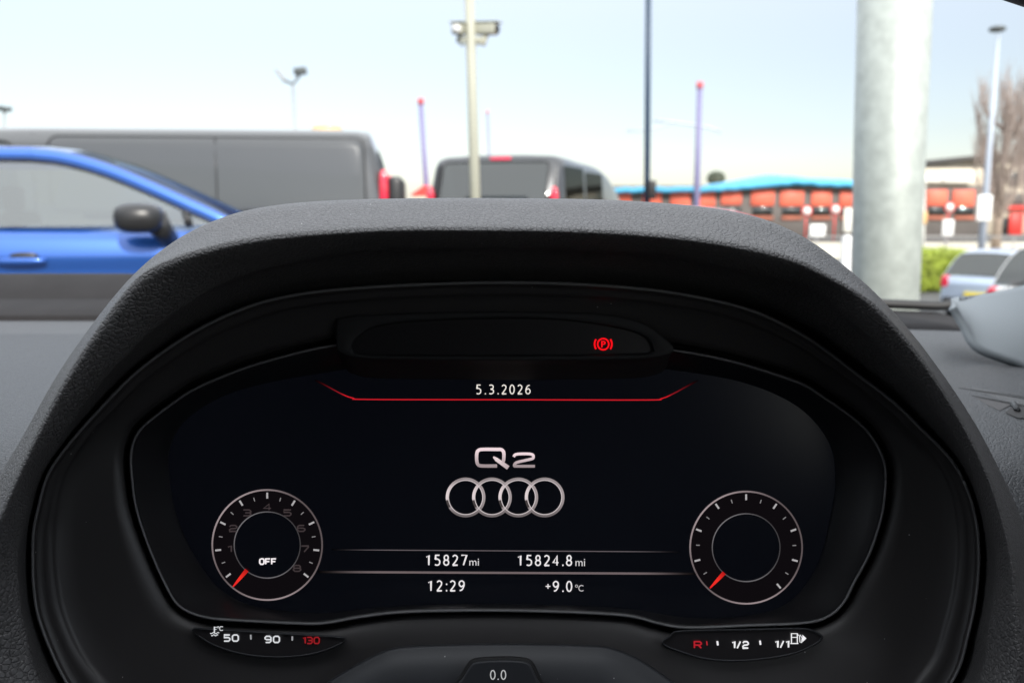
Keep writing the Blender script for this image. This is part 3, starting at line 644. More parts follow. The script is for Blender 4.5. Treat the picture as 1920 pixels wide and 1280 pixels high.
def wheels(root, xs, Wd, r_):
    for x in xs:
        for s in (-1, 1):
            y = s * (Wd - .10)
            t = blob('wheel', (x, y, r_), (r_, .115, r_), M['tyre'], root, 4 if False else 2.0)
            # lathe a tyre
            bpy.data.objects.remove(t)
            vs, fs = [], []; N = 28; pr = [(r_ * .62, -.10), (r_ * .93, -.11), (r_, -.07), (r_, .07), (r_ * .93, .11), (r_ * .62, .10)]
            for i in range(N):
                th = 2 * math.pi * i / N
                for rr_, yy in pr: vs.append((x + rr_ * math.cos(th), y + yy, r_ + rr_ * math.sin(th)))
            c = len(pr)
            for i in range(N):
                for j in range(c): fs.append((i * c + j, i * c + (j + 1) % c, ((i + 1) % N) * c + (j + 1) % c, ((i + 1) % N) * c + j))
            w_ = mesh('wheel', vs, fs, M['tyre'], root)
            sp_ = []
            for i in range(5):
                th = 2 * math.pi * i / 5; ex = (x + r_ * .6 * math.cos(th), y + s * .085, r_ + r_ * .6 * math.sin(th))
                sp_.append(tube_data([(x, y + s * .07, r_), ex], [.05, .035], 6))
            vv, ff = tube_data([(x, y - s * .02, r_), (x, y + s * .05, r_)], r_ * .62, 24); sp_.append((vv, ff))
            multi('rim', sp_, M['rimm'], w_)
def greenhouse(root, Wd, curve, i_rear, i_front, paint, pane, offs=.07, win_pts=None, divs=(), inset=.15, belt=None):
    """curve: side outline of the cabin from rear belt over the roof to the screen base; control indices i_rear/i_front split rear glass, roof, screen"""
    K = 6; c = cat_open([(a, b, 0) for a, b in curve], K); zmin = min(p[1] for p in curve); zmax = max(p[1] for p in c)
    def hw(z): return (Wd - .09) - inset * ((z - zmin) / (zmax - zmin))
    def strip(name, a, b, m, dzv=0):
        rows = []
        for i in range(a, b + 1):
            x, z = c[i][0], c[i][1]; rows.append([(x, hw(z) * j / 8, z + .035 * (1 - (j / 8) ** 2) + dzv) for j in range(-8, 9)])
        return grid2(name, rows, m, root)
    strip('rear_window', 0, i_rear * K, pane); strip('roof', i_rear * K, i_front * K, paint); strip('windscreen', i_front * K, len(c) - 1, pane)
    # side frame
    n = len(c); inn = []
    for i in range(n):
        a, b = c[max(0, i - 2)], c[min(n - 1, i + 2)]; t = Vector((b[0] - a[0], b[1] - a[1], 0)).normalized()
        x, z = c[i][0] + t.y * offs, c[i][1] - t.x * offs
        inn.append((x, max(z, zmin + .004)))
    for s in (-1, 1):
        rows = [[(c[i][0], s * hw(c[i][1]), c[i][1]) for i in range(n)], [(c[i][0], s * (hw(c[i][1]) + .012), c[i][1] - .015) for i in range(n)],
                [(inn[i][0], s * (hw(inn[i][1]) + .010), inn[i][1]) for i in range(n)]]
        f = grid2('window_frame', rows, paint, root)
        sd_ = f.modifiers.new('s', 'SOLIDIFY'); sd_.thickness = .015; sd_.offset = 0
        tube('window_seal', [(p[0], s * (hw(p[1]) + .013), p[1]) for p in inn[2:-2]], .007, M['trim'], root, 5)
        vs = [(p[0], s * (hw(p[1]) + .002), p[1]) for p in inn]
        mesh('side_window', vs, [tuple(range(n)) if s > 0 else tuple(range(n))[::-1]], pane, root, False)
        for x in divs:
            zt_ = max([p[1] for p in inn if abs(p[0] - x) < .25] or [zmax]); zt_ = min(inn, key=lambda p: abs(p[0] - x) + (0 if p[1] > zmin + .05 else 9))[1]
            tube('door_pillar', [(x, s * (hw(zmin) + .006), zmin), (x - .02, s * (hw(zt_) + .006), zt_)], .022, M['trim'], root, 6)
    return hw
def grid2(name, rows, m, root):
    n = len(rows[0]); vs = [p for r_ in rows for p in r_]
    return mesh(name, vs, [(a * n + i, a * n + i + 1, (a + 1) * n + i + 1, (a + 1) * n + i) for a in range(len(rows) - 1) for i in range(n - 1)], m, root)
def seats(root, x0, zb, hw_):
    for x in (x0, x0 + .85):
        for y in (-.38, .38):
            rbox('seat', (x, y, zb), (.14, .46, .6), M['seat'], root, .05); rbox('head_restraint', (x - .04, y, zb + .38), (.09, .24, .16), M['seat'], root, .03)
def mirror(root, x, y, z, s, m):
    b_ = blob('wing_mirror', (x, y, z), (.125, .11, .080), m, root, 2.8)
    tube('mirror_stalk', [(x + .07, y - s * .02, z - .01), (x + .105, y - s * .06, z - .07), (x + .13, y - s * .16, z - .13)], [.075, .055, .05], m, b_, 12)
def handle(root, x, y, z, s, m):
    h_ = blob('door_handle', (x, y + s * .02, z), (.12, .022, .018), m, root, 2.6)
    blob('handle_recess_shade', (x + .01, y + s * .004, z + .025), (.07, .012, .02), M['trim'], h_, 2.2)  # black blob stands for the shade behind the handle

# ---- blue hatchback alongside, facing right
YB, YAWB, LB_ = 4.8, R(14), 3.15
A0 = at(430, 405, YB); A0.z = 0; bd = Vector((math.cos(YAWB), math.sin(YAWB), 0)); bn = Vector((-bd.y, bd.x, 0))
def locb(px, py, dep=0.):
    d = rt * ((px - 960) / F) + up * ((640 - py) / F) + fw; o_ = A0 + bn * dep
    t = (o_ - CAM).dot(bn) / d.dot(bn); p = CAM + d * t
    return ((p - o_).dot(bd) + LB_, p.z)
blue = empty('parked_car', A0 - bd * LB_ + bn * .89, YAWB, label='blue hatchback with black door mirror parked at the left', cat='car')
cv = [(.10, 1.075), (.30, 1.30), (.60, 1.44), (1.0, 1.49)] + [locb(px, py, .15) for px, py in ((0, 275), (60, 277), (120, 285), (200, 308), (280, 340), (350, 371), (410, 398))] + [locb(455, 424, .1)]
bt = interp([(0, .95), (.3, 1.06), (1.5, 1.066), (2.6, 1.055), (3.2, 1.055), (3.45, 1.05), (4.0, .93), (4.3, .72)])
body('body', 4.3, .89, bt, .2, M['blue'], blue)
hwb = greenhouse(blue, .89, cv, 3, 6, M['blue'], M['gclear'], .065, divs=(.95, locb(352, 430)[0]))
seats(blue, .9, .85, .4)
mx_ = locb(268, 412); mirror(blue, mx_[0], -1.0, mx_[1] + .01, -1, M['trim']); mirror(blue, mx_[0], 1.0, mx_[1], 1, M['trim'])
hx = locb(42, 487); handle(blue, hx[0], -.89, hx[1] - .005, -1, M['blue']); handle(blue, hx[0] - .95, -.885, hx[1], -1, M['blue'])
wheels(blue, (.75, 3.42), .89, .32)
for s in (-1, 1):
    blob('tail_lamp', (.06, s * .70, .86), (.06, .17, .09), M['taill'], blue, 2.6); blob('headlamp', (4.17, s * .62, .64), (.13, .20, .07), M['wlens'], blue, 2.4)

# ---- vans
def vansec(Wd, zb, zr, rb=.0):
    r_ = [(0, zb), (Wd * .9, zb), (Wd * .985, zb + .1), (Wd, zb + .35), (Wd, 1.05), (Wd * .985, 1.2), (Wd * .955, zr - .20), (Wd * .93, zr - .09), (Wd * .88, zr - .035), (Wd * .78, zr - .008), (Wd * .4, zr + .012), (0, zr + .018)]
    return r_ + [(-a, b) for a, b in r_[-2:0:-1]]
def vanbody(L, Wd, top, rear, m, root, zb=.25):
    loops = []; N = 44
    for i in range(N + 1):
        x = L * i / N; e = min(x, L - x) / .28; e = min(1, e); k = math.sqrt(max(0, 1 - (1 - e) ** 2)); wf = .93 + .07 * k
        zr = top(x); f = (zr - zb) / (1.97 - zb)
        lp_ = []
        for y, z in vansec(Wd, zb, 1.97):
            z2 = zb + (z - zb) * f
            # rear leans forwards above the belt
            xx = x + rear * max(0, z2 - 1.1) ** 1.5 * max(0, 1 - x / 1.2)
            lp_.append(Vector((xx, y * wf, z2)))
        loops.append(lp_)
    c = len(loops[0]); vs = [p for l in loops for p in l]; fs = []
    for a in range(N):
        for i in range(c): fs.append((a * c + i, a * c + (i + 1) % c, (a + 1) * c + (i + 1) % c, (a + 1) * c + i))
    fs.append(tuple(range(c))[::-1]); fs.append(tuple(N * c + i for i in range(c)))
    return fixn(mesh('body', vs, fs, m, root))
def vside(Wd, z):                 # half width of the van wall at height z
    pts = [(.6, 1.), (1.05, 1.), (1.2, .985), (1.77, .955), (1.88, .93), (1.94, .88)]
    for (a, b), (c, d) in zip(pts, pts[1:]):
        if a <= z <= c: return Wd * (b + (d - b) * (z - a) / (c - a))
    return Wd * pts[-1][1]
def rrect(x0, x1, z0, z1, r_, n=5):
    o = []
    for cx, cz, a in ((x1 - r_, z1 - r_, 0), (x0 + r_, z1 - r_, 90), (x0 + r_, z0 + r_, 180), (x1 - r_, z0 + r_, 270)):
        for i in range(n + 1): t = R(a + 90 * i / n); o.append((cx + r_ * math.cos(t), cz + r_ * math.sin(t)))
    return o
def sidepanel(name, root, s, Wd, out, m, off, seam=True, sh=None):
    if sh: out = [(x + sh * (z - 1.2), z) for x, z in out]
    zs_ = [z for _, z in out]
    vs = [(x, s * (vside(Wd, z) + off), z) for x, z in out]; n = len(vs)
    o = mesh(name, vs, [tuple(range(n)) if s > 0 else tuple(range(n))[::-1]], m, root, False); fixn(o)
    if seam: tube('panel_seam', [(x, s * (vside(Wd, z) + .002), z) for x, z in out + out[:1]], .011, M['trim'], root if not name.startswith('side_p') else o, 5)
    return o
# van one: side on, its tail to the right
pr_ = at(738, 300, 9.15); yaw1 = R(180) + R(6)
v1 = empty('parked_van', (pr_.x, 9.95, 0), yaw1, label='long grey panel van standing side on behind the blue hatchback', cat='van', group='dark vans parked ahead')
v1.location = (pr_.x - .14, 9.1 + 1.0, 0)
Lv = 5.4
vt = interp([(0, 1.955), (.3, 1.97), (2.5, 1.975), (4.1, 1.96), (4.4, 1.84), (4.85, 1.30), (5.1, 1.12), (5.4, .85)])
vanbody(Lv, .97, vt, .30, M['vgrey'], v1)
for s in (1, -1):
    sidepanel('side_panel', v1, s, .97, rrect(.26, 3.42, 1.12, 1.87, .10), M['vgrey'], .003)
    sidepanel('front_door_window', v1, s, .97, rrect(3.74, 4.35, 1.15, 1.82, .12), M['gdark'], .004)
    tube('door_seam', [(1.78, s * (vside(.97, z) + .004), z) for z in (.45, .9, 1.1, 1.5, 1.86)], .008, M['trim'], v1, 5)
    tube('door_seam', [(3.57, s * (vside(.97, z) + .002), z) for z in (.45, .9, 1.2, 1.6, 1.9)], .009, M['trim'], v1, 5)
    tube('door_rail', [(.1, s * 0.985, 1.07), (3.1, s * 0.985, 1.07)], .022, M['trim'], v1, 6)
    b_ = blob('tail_lamp', (.07, s * .91, 1.34), (.05, .06, .21), M['taill'], v1, 3)
    blob('reversing_lamp', (-.03, s * .80, 1.20), (.05, .05, .20), M['wlens'], v1, 3)
    mirror(v1, 4.35, s * 1.10, 1.2, s, M['trim'])
rbox('rear_bumper', (-.07, 0, .5), (.2, 1.86, .3), M['trim'], v1, .06)
rbox('rear_door_pillar', (-.05, 0, 1.18), (.16, 1.90, .60), M['trim'], v1, .05)
blob('roof_beacon', (.72, 0.15, 2.02), (.17, .14, .065), M['amber'], v1, 2.3)
wheels(v1, (.95, 4.35), .97, .34)
# van two: seen from behind, roof falling to its nose
a2 = at(1046, 330, 13.6); b2 = at(806, 330, 13.75)
d2 = (a2 - b2); yaw2 = math.atan2(d2.y, d2.x) + R(90) - R(14)
Wv = 1.17
v2 = empty('parked_van', (0, 0, 0), yaw2, label='charcoal people carrier seen from behind, with high red brake light', cat='van', group='dark vans parked ahead')
ax_ = Vector((math.cos(yaw2), math.sin(yaw2), 0)); lft = Vector((-ax_.y, ax_.x, 0))
v2.location = Vector((a2.x, a2.y, 0)) + lft * (Wv * .96)
vt2 = interp([(0, 1.94), (.25, 1.97), (1.5, 1.94), (3.4, 1.86), (4.7, 1.52), (5.3, 1.2), (5.9, .85)])
vanbody(5.9, Wv, vt2, .45, M['vgrey2'], v2)
def rearx(z): return .45 * max(0, z - 1.1) ** 1.5 - .012
rw = rrect(-.92, .92, 1.08, 1.86, .10)
wv = mesh('rear_window', [(rearx(z) - .004, y, z) for y, z in rw], [tuple(range(len(rw)))[::-1]], M['gdark'], v2, False); fixn(wv)
tube('window_surround', [(rearx(z) - .004, y, z) for y, z in rw + rw[:1]], .016, M['trim'], v2, 6)
lw = rrect(-.55, .40, 1.02, 1.38, .06)
rbox('dark_lower_pane', (rearx(1.2) - .01, -.1, 1.16), (.012, 1.05, .30), mat('dark_lower_glass', (.015, .02, .022), .15), v2, .004)  # dark box over the lower part of the rear window
bl = rbox('brake_light', (rearx(1.90) - .03, -.08, 1.915), (.03, .36, .045), mat('lit_brake_lens', (.8, .02, .08), .2, coat=1), v2, .012)
for s in (1, -1):
    blob('tail_lamp', (.03, s * 1.06, 1.20), (.07, .07, .26), M['taill'], v2, 2.6); blob('indicator_lamp', (-.02, s * 1.07, 1.06), (.04, .05, .10), mat('orange_lens%d' % s, (.85, .25, .12), .3, coat=1), v2, 2.4)
    for x0_, x1_ in ((.35, 1.7), (1.8, 3.2)):
        zt_ = vt2(x1_) - .14; sidepanel('side_window', v2, s, Wv, rrect(x0_ + .05, x1_, 1.12, zt_, .08), M['gdark'], .004, seam=False)
    mirror(v2, 3.9, s * 1.27, 1.12, s, M['trim'])
rbox('rear_bumper', (-.06, 0, .5), (.18, 1.8, .28), M['trim'], v2, .06)
tube('rear_wiper', [(-.05, .1, 1.07), (.02, -.45, 1.16)], .012, M['trim'], v2, 6)
wheels(v2, (.9, 4.4), Wv, .33)

# ---- small cars on the lower ground to the right
def smallcar(x, y, rz, paint, label, L=3.9, Wd=.85, H=1.42, group=None, hatch=True, pane=None):
    c = empty('parked_car', (x, y, gz(x, y)), rz, label=label, cat='car', group=group); k = H / 1.42
    cv_ = [(.08, .93 * k), (.25, 1.20 * k), (.55, 1.36 * k), (1.2, 1.42 * k), (1.9, 1.40 * k), (2.35, 1.28 * k), (2.75, 1.08 * k), (3.0, .95 * k)]
    body('body', L, Wd, interp([(0, .84 * k), (.25, .92 * k), (2.0, .93 * k), (2.95, .92 * k), (3.5, .82 * k), (L, .62 * k)]), .2, paint, c)
    greenhouse(c, Wd, cv_, 2, 4, paint, pane or M['gdark'], .07, divs=(1.45,)); seats(c, 1.1, .75, .4); wheels(c, (.68, L - .78), Wd, .3)
    for s in (-1, 1):
        blob('tail_lamp', (.05, s * (Wd - .14), .80 * k), (.06, .11, .15), M['taill'], c, 2.6); blob('headlamp', (L - .14, s * (Wd - .24), .6 * k), (.13, .18, .07), M['wlens'], c, 2.4)
        mirror(c, 2.62, s * (Wd + .10), 1.0 * k, s, paint)
    rbox('rear_bumper', (-.01, 0, .42), (.12, Wd * 1.7, .24), M['trim'], c, .05); rbox('number_plate', (-.03, 0, .62), (.02, .5, .11), mat('yellow_plate', (.75, .6, .08), .5), c, .004)
    return c
pr2 = at(1512, 410, 9.2)
smallcar(pr2.x - .02, 10.0, R(180 - 4), M['red'], 'low red hatchback showing its roof over the right of the hood', L=3.8, Wd=.83, H=1.315 - gz(pr2.x - 1, 10.0) * .6, pane=M['gclear'])
s1 = at(1768, 500, 18.3)
sv = smallcar(s1.x + .40, 17.6, R(38), M['silver'], 'pale silver-blue hatchback seen from its tail, between the hedge and the white car', L=3.9, Wd=.82, H=1.50)
wx = at(1870, 500, 12.9)
smallcar(wx.x + .22, 12.0, R(30), M['white'], 'tall white car cut off by the right edge', L=4.5, Wd=.92, H=1.80)

# ================================================================ POLES
def pole(name, label, cat, top, base, Y, rtop, rbase, m, group=None, mm=None):
    """top/base: pixels; the base runs on down to the ground"""
    t, b = at(*top, Y), at(*base, Y); d = (b - t); g = gz(b.x, Y); b = t + d * ((g - t.z) / d.z)
    root = empty(name, b, label=label, cat=cat, group=group)
    o = tube('post', [b - b, (t - b) * .5, t - b], [rbase, (rbase + rtop) / 2, rtop], m, root, 24 if rbase > .05 else 12)
    return root, b, t
# big galvanised column
root, b, t = pole('steel_column', 'thick galvanised steel column standing close by on the right', 'column', (1686, -260), (1658, 560), 2.85, .1135, .104, M['galv'])
vv, ff = tube_data([(0, 0, -.0), (0, 0, .03)], .19, 24); mesh('base_plate', vv, ff, M['galv'], root)
# cctv pole
root, b, t = pole('camera_pole', 'slim cream pole carrying two security cameras, in front of the charcoal people carrier', 'camera pole', (876, -160), (891, 374), 9.0, .048, .056, M['wpole'])
cz = at(882, 75, 9.0) - b
tube('bracket', [(cz.x - .14, 0, cz.z), (cz.x + .14, 0, cz.z)], .03, M['wpole'], root, 8)
def cctv(dx, px, py, rz, pitch, ln, label, root=root):
    p = at(px, py, 9.0)
    c = empty('security_camera', p, label=label, cat='security camera', group='security cameras on the cream pole')
    o = rbox('camera_body', (0, 0, 0), (.11, ln, .11), M['wpole'], c, .02); o.rotation_euler = (pitch, 0, rz)
    o2 = rbox('sun_shield', (0, .0, .065), (.13, ln + .06, .015), M['galv'], o, .005)
    vv, ff = tube_data([(0, -ln / 2 - .012, 0), (0, -ln / 2 + .01, 0)], .042, 16); mesh('camera_lens', vv, ff, M['trim'] if dx > 0 else M['sign'], o)
    e = at(885 + dx * 8, 82, 9.0) - p
    tube('camera_arm', [(0, 0, -.05), (e.x * .35, 0, -.15), (e.x * .7, 0, e.z + .02), (e.x, 0, e.z)], .028, M['galv'] if dx < 0 else M['wpole'], c, 8)
cctv(-1, 862, 55, R(-12), R(8), .26, 'security camera left of the cream pole, facing the viewer')
cctv(1, 912, 55, R(62), R(4), .24, 'security camera right of the cream pole, pointing right')
# navy pole with junction box
root, b, t = pole('lamp_post', 'tall navy pole with a small dark box near its foot, right of the people carrier', 'lamp post', (1217, -200), (1213, 376), 12.0, .038, .044, M['navy'])
bb = at(1222, 356, 11.93) - b; rbox('junction_box', bb, (.11, .09, .26), M['trim'], root, .015)
# violet overhead-line masts
for (tp, bs, Y, rr_, label) in (((789, 196), (801, 372), 52, .19, 'violet mast with red cap left of the cream pole'), ((1312, 166), (1306, 378), 50, .19, 'tallest violet mast with red cap, right of the navy pole'), ((914, 214), (917, 285), 85, .12, 'thin faint mast behind the people carrier roof')):
    root, b, t = pole('tram_mast', label, 'mast', tp, bs, Y, rr_ * .85, rr_, M['lilac'], group='overhead line masts')
    d = t - b; vv, ff = tube_data([d, d + Vector((0, 0, .35))], rr_ * 1.0, 12); mesh('mast_cap', vv, ff, M['rcap'], root)
    if Y == 50:
        j = at(1310, 236, Y) - b
        tube('mast_arm', [at(1226, 226, Y) - b, at(1262, 229, Y) - b, j, at(1332, 240, Y) - b, at(1352, 248, Y) - b], .07, M['ppole'], root, 6)
        tube('mast_arm', [at(1175, 246, Y) - b, at(1215, 244, Y) - b, at(1260, 232, Y) - b], .05, M['ppole'], root, 6)
# floodlights at upper left
root, b, t = pole('floodlight_post', 'thin post with two angled floodlights above the grey panel van', 'floodlight', (549, 158), (553, 230), 40, .05, .07, M['steel'])
j = t - b
tube('cross_arm', [at(530, 150, 40) - b, j, at(562, 142, 40) - b], .06, M['lampm'], root, 6)
o = rbox('lamp_head', (0, 0, 0), (.66, .2, .14), M['steel'], root, .03); o.location = at(527, 142, 40) - b; o.rotation_euler = (0, R(52), 0)
o = rbox('lamp_head', (0, 0, 0), (.56, .32, .32), M['lampm'], root, .06); o.location = at(563, 134, 40) - b; o.rotation_euler = (0, R(-8), 0)
root, b, t = pole('floodlight_post', 'small twin-headed lamp post at the far left edge', 'floodlight', (8, 212), (8, 240), 45, .05, .07, M['steel'])
for px in (1, 14):
    o = rbox('lamp_head', at(px, 203 if px < 5 else 205, 45) - b, (.34, .3, .22), M['lampm'], root, .04)
tube('cross_arm', [at(1, 205, 45) - b, t - b, at(15, 207, 45) - b], .05, M['lampm'], root, 6)
# lamp column right
root, b, t = pole('street_lamp', 'pale slender street lamp rising before the bare poplar', 'street lamp', (1872, 66), (1843, 430), 34, .05, .15, M['ppole'])
o = blob('lamp_head', at(1870, 55, 34) - b, (.30, .30, .12), M['lampm'], root, 2.2)
rbox('post_sign', at(1846, 390, 33.8) - b, (.55, .06, 1.0), M['sign'], root, .03)

# ================================================================ BUILDINGS BEYOND
def wbox(name, px0, px1, py0, py1, Y, dep, m, parent, org, zb=None, bev=.02):
    a, c = at(px0, py0, Y), at(px1, py1, Y); z1 = a.z; z0 = c.z if zb is None else zb
    return rbox(name, Vector(((a.x + c.x) / 2, Y + dep / 2, (z0 + z1) / 2)) - org, (abs(c.x - a.x), dep, z1 - z0), m, parent, bev, 1)
YS = 62.; og = Vector((at(1500, 400, YS).x, YS, gz(30, YS)))
shop = empty('shop_building', og, label='long dark retail unit with orange panels and wavy bright blue roof', cat='building')
wbox('wall', 1150, 1842, 348, 470, YS, 14, M['wall'], shop, og, zb=og.z)
# wavy roof: a row of low barrel ridges
rp_ = [(1120, 356), (1160, 352), (1230, 350), (1330, 348), (1400, 338), (1470, 326), (1500, 324), (1540, 330), (1600, 332), (1640, 336), (1680, 345)]
cc = cat_open([(a, b, 0) for a, b in rp_], 5)
rows = []
for k in range(9):
    y_ = YS - .8 + 16 * k / 8
    rows.append([Vector((at(p[0], 353, YS).x, y_, at(p[0], 353, YS).z + (at(p[0], p[1], YS).z - at(p[0], 353, YS).z) * math.sin(math.pi * (.18 + .64 * k / 8)) + .04 * math.sin(p[0] / 5))) - og for p in cc])
rf = grid('roof', rows, M['cyan']); rf.parent = shop; s_ = rf.modifiers.new('s', 'SOLIDIFY'); s_.thickness = .35
op = [(1150, 1185), (1205, 1240), (1258, 1294), (1303, 1340), (1352, 1391), (1410, 1450), (1466, 1505), (1521, 1559), (1576, 1610), (1632, 1668), (1686, 1720), (1740, 1774), (1790, 1828)]
for i_, (a, b_) in enumerate(op):
    if i_ in (4, 8):
        wbox('shop_door', a + 8, b_ - 8, 390, 436, YS - .16, .12, M['trim' if i_ == 4 else 'fascia'], shop, og)
    wbox('orange_panel', a + random.uniform(-3, 2), b_ + random.uniform(-2, 3), 357 + random.uniform(-1, 1.5), 386 + random.uniform(-3, 3), YS - .12, .12, M['orange'], shop, og)
    f = wbox('shop_window', a + 2, b_ - 2, 389, 404, YS - .10, .1, M['gdark'], shop, og)
    wbox('window_sill', a, b_, 405, 412, YS - .14, .14, M['brick'], shop, og)
wbox('fascia_board', 1110, 1700, 351, 355, YS - .3, .3, M['slate'], shop, og)
wbox('roof_sign_board', 1727, 1766, 328, 342, YS - .5, .3, M['fascia'], shop, og)
wbox('roof_sign_board', 1770, 1828, 322, 343, YS - .5, .3, M['fascia'], shop, og)
wbox('upper_storey', 1724, 1842, 316, 350, YS + .1, 12, M['cream'], shop, og)
# round signs on the shop front
for px, py, what in ((1513, 396, 'first round red-rimmed white sign left of the steel column'), (1567, 393, 'round red-rimmed white sign nearest the steel column on its left'), (1727, 392, 'round red-rimmed white sign just right of the steel column'), (1781, 389, 'round red-rimmed white sign between two orange panels, furthest right')):
    p = at(px, py, 58); rr0 = .34
    sg = empty('round_sign', (p.x, 58, gz(p.x, 58)), label=what, cat='sign', group='round signs before the shop')
    vv, ff = tube_data([(0, 0, p.z - sg.location.z), (0, .06, p.z - sg.location.z)], .36, 20); mesh('sign_rim', vv, ff, M['redp'], sg)
    vv, ff = tube_data([(0, -.03, p.z - sg.location.z), (0, .02, p.z - sg.location.z)], .25, 20); mesh('sign_face', vv, ff, M['sign'], sg)
    tube('sign_post', [(0, .1, 0), (0, .1, p.z - sg.location.z + .2)], .05, M['redp'], sg, 8)
# cream building far right
og2 = Vector((at(1920, 400, 70).x, 70, gz(40, 70)))
cb = empty('cream_building', og2, label='cream rendered building with brown ground floor behind the bare poplar', cat='building')
wbox('wall', 1846, 2150, 300, 470, 70, 12, M['cream'], cb, og2, zb=og2.z); wbox('roof', 1838, 2160, 290, 299, 69.5, 13, M['slate'], cb, og2)
for a in (1893, 1935, 1980, 2030): 
    f = wbox('window', a, a + 20, 322, 350, 69.9, .1, M['gdark'], cb, og2); 
wbox('ground_floor_band', 1862, 2150, 362, 384, 69.8, .2, M['wall'], cb, og2); wbox('red_fascia', 1890, 2150, 386, 394, 69.6, .3, M['redp'], cb, og2)
wbox('doorway', 1868, 1888, 408, 440, 69.8, .2, M['trim'], cb, og2); wbox('doorway', 1895, 1916, 400, 440, 69.8, .2, M['redp'], cb, og2)
# low houses between the vans and the shop
for i, (x0, x1, y0, Y, m_, lab) in enumerate(((774, 818, 366, 48, M['cream'], 'small pale house with red gable between the two dark vans'), (1140, 1205, 372, 80, M['brick'], 'low brick house just left of the navy pole'), (1228, 1298, 371, 78, M['brick'], 'low brick house between navy pole and tallest violet mast'))):
    a = at(x0, y0, Y); c = at(x1, y0, Y); oh = Vector(((a.x + c.x) / 2, Y, gz(a.x, Y))); wd_ = c.x - a.x
    h = empty('house', oh, label=lab, cat='house', group='low houses beyond the yard')
    hh = a.z - oh.z; rbox('wall', (0, 3, hh / 2), (wd_, 6, hh), m_, h, .02, 1)
    tp = at(x0, 347 if i == 0 else 363, Y).z - oh.z
    mesh('roof', [(-wd_ / 2 - .15, -.1, hh), (0, -.1, tp), (wd_ / 2 + .15, -.1, hh), (-wd_ / 2 - .15, 6.1, hh), (0, 6.1, tp), (wd_ / 2 + .15, 6.1, hh)], [(0, 1, 2), (3, 5, 4), (0, 3, 4, 1), (1, 4, 5, 2), (0, 2, 5, 3)], M['redp'] if i == 0 else M['brick'], h, False)
    for k in (-.25, .25): rbox('window', (wd_ * k, -.02, hh * .6), (wd_ * .2, .06, hh * .28), M['gdark'], h, .01, 1)
# fence rail, white posts, panels
fo = Vector((at(1540, 445, 40).x, 40, gz(22, 40)))
fe = empty('railing', fo, label='thin steel railing along the far pavement before the shop', cat='fence')
x0, x1 = at(1515, 445, 40).x, at(1960, 445, 40).x; zt_ = at(1600, 444, 40).z - fo.z
rbox('top_rail', ((x0 + x1) / 2 - fo.x, 0, zt_), (x1 - x0, .05, .07), M['steel'], fe, .01, 1)
k = x0
while k < x1:
    rbox('railing_post', (k - fo.x, .0, zt_ / 2), (.05, .045, zt_), M['steel'], fe, .01, 1); k += 1.6
for (a, b_, c, d, Y, nm, lab) in ((1518, 1548, 421, 444, 37, 'notice_board', 'white notice board on a post left of the steel column'), (1766, 1789, 412, 442, 37, 'notice_board', 'rounded white notice board right of the steel column, before the dark shop wall')):
    p = at((a + b_) / 2, (c + d) / 2, Y); u_ = at(b_, c, Y) - at(a, d, Y); g = gz(p.x, Y)
    nb = empty(nm, (p.x, Y, g), label=lab, cat='notice board')
    rbox('board', (0, 0, p.z - g), (u_.x, .08, u_.z), M['sign'], nb, .12, 3); tube('board_post', [(0, .08, 0), (0, .08, p.z - g)], .04, M['steel'], nb, 8)
p = at(1588, 460, 24); g = gz(p.x, 24); tpz = at(1588, 441, 24).z
bo = empty('bollard', (p.x, 24, g), label='stout white bollard just left of the steel column', cat='bollard')
blob('bollard_body', (0, 0, (tpz - g) / 2), (.15, .15, (tpz - g) / 2), M['sign'], bo, 4)
rbox('bollard_base', (0, 0, .04), (.45, .45, .08), M['steel'], bo, .02)
# slim sign post right of column
root, b, t = pole('sign_post', 'slim pale post with small orange plate just right of the steel column', 'sign post', (1733, 330), (1731, 470), 36, .05, .06, M['fascia'])
rbox('plate', at(1732, 408, 35.9) - b, (.28, .04, .5), M['amber'], root, .01)

# ================================================================ PLANTING
def leafball(name, c, s, n, m, parent, sz):
    vs, fs = [], []
    for i in range(n):
        while True:
            p = Vector((random.uniform(-1, 1), random.uniform(-1, 1), random.uniform(-1, 1)))
            if max(abs(p.x), abs(p.y), abs(p.z)) > .72 and (abs(p.x) ** 6 + abs(p.y) ** 6 + abs(p.z) ** 6) < 1: break
        p = Vector((p.x * s[0], p.y * s[1], p.z * s[2])) * random.uniform(.88, 1.04) + Vector(c)
        a = Vector((random.gauss(0, 1), random.gauss(0, 1), random.gauss(0, 1))).normalized(); b_ = a.orthogonal().normalized(); k = sz * random.uniform(.6, 1.3)
        o = len(vs); vs += [p - a * k, p + b_ * k * .5, p + a * k, p - b_ * k * .5]; fs.append((o, o + 1, o + 2, o + 3))
    return mesh(name, vs, fs, m, parent, False)
p = at(1735, 466, 24); g = gz(p.x, 24); hz = p.z - g
hd = empty('hedge', (p.x + .2, 24, g), label='bright lime green clipped hedge right of the steel column', cat='hedge')
leafball('foliage', (0, .5, hz / 2), (1.35, .5, hz / 2), 7000, M['hedge'], hd, .05); rbox('hedge_core', (0, .5, hz / 2 - .03), (2.4, .75, hz - .12), M['hedge'], hd, .15)
p = at(1343, 330, 90); g = gz(p.x, 90); tr = empty('round_tree', (p.x, 90, g), label='small round grey-green tree top showing over the blue roof', cat='tree')
tube('trunk', [(0, 0, 0), (0, 0, p.z - g)], .18, M['bark'], tr, 8)
vs, fs = [], []
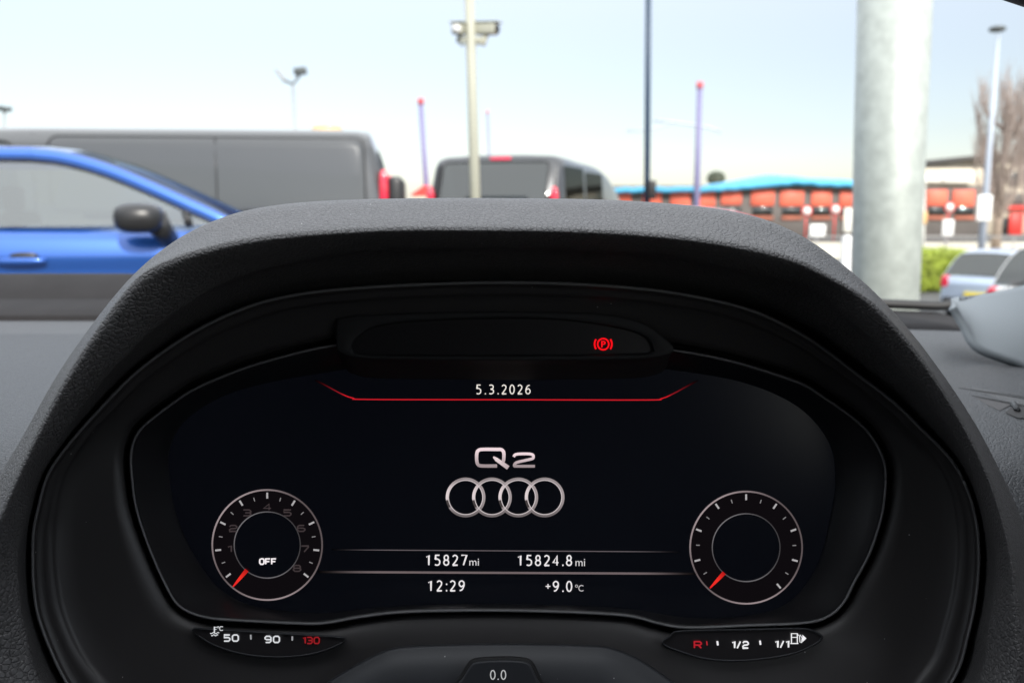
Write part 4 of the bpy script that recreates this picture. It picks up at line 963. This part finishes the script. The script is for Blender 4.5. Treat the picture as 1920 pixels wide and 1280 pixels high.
for i in range(2500):
    v = Vector((random.gauss(0, 1), random.gauss(0, 1), random.gauss(0, 1))).normalized() * random.uniform(.5, 1) ** .5; v = Vector((v.x * .95, v.y * .95, v.z * .75 + p.z - g - .25))
    a = Vector((random.gauss(0, 1), random.gauss(0, 1), random.gauss(0, 1))).normalized(); b_ = a.orthogonal(); o = len(vs); vs += [v, v + a * .12, v + b_ * .08]; fs.append((o, o + 1, o + 2))
mesh('crown', vs, fs, M['hedge2'], tr, False)
def poplar(px, py_top, Y, label, seed, spread):
    rnd = random.Random(seed); base = at(px, 440, Y); g = gz(base.x, Y); H_ = at(px, py_top, Y).z - g
    t_ = empty('bare_tree', (base.x, Y, g), label=label, cat='tree', group='bare poplars by the far road')
    tube('trunk', [(0, 0, 0), (.05, 0, H_ * .3), (-.02, 0, H_ * .62), (.05, 0, H_ * .95)], [.26, .2, .12, .02], M['bark'], t_, 8)
    limbs, tw = [], []
    for i in range(36):
        z0 = H_ * rnd.uniform(.16, .68); th = rnd.uniform(0, 2 * math.pi); ln = H_ * rnd.uniform(.28, .5) * (1.1 - z0 / H_ * .6); out = spread * rnd.uniform(.5, 1)
        dx, dy = math.cos(th) * out, math.sin(th) * out
        path = [Vector((0, 0, z0)), Vector((dx * .55, dy * .55, z0 + ln * .25)), Vector((dx * .9, dy * .9, z0 + ln * .6)), Vector((dx, dy, z0 + ln))]
        limbs.append(tube_data(path, [.075, .05, .035, .01], 5))
        cp = cat_open(path, 6)
        for k in range(52):
            p0 = cp[rnd.randrange(3, len(cp))]; a = rnd.uniform(0, 2 * math.pi); l2 = rnd.uniform(.35, 1.0); o_ = rnd.uniform(.12, .38)
            e = p0 + Vector((math.cos(a) * o_, math.sin(a) * o_, l2)); tw.append(tube_data([p0, (p0 + e) / 2 + Vector((math.cos(a) * .06, math.sin(a) * .06, -.05)), e], [.014, .010, .005], 3, False))
    multi('limbs', limbs, M['twig'], t_); multi('twigs', tw, M['twig'], t_)
poplar(1868, 128, 44, 'bare poplar with upright twigs behind the pale street lamp', 3, 1.5)
poplar(1935, 190, 47, 'bare poplar cut off by the right edge of the picture', 5, 1.4)
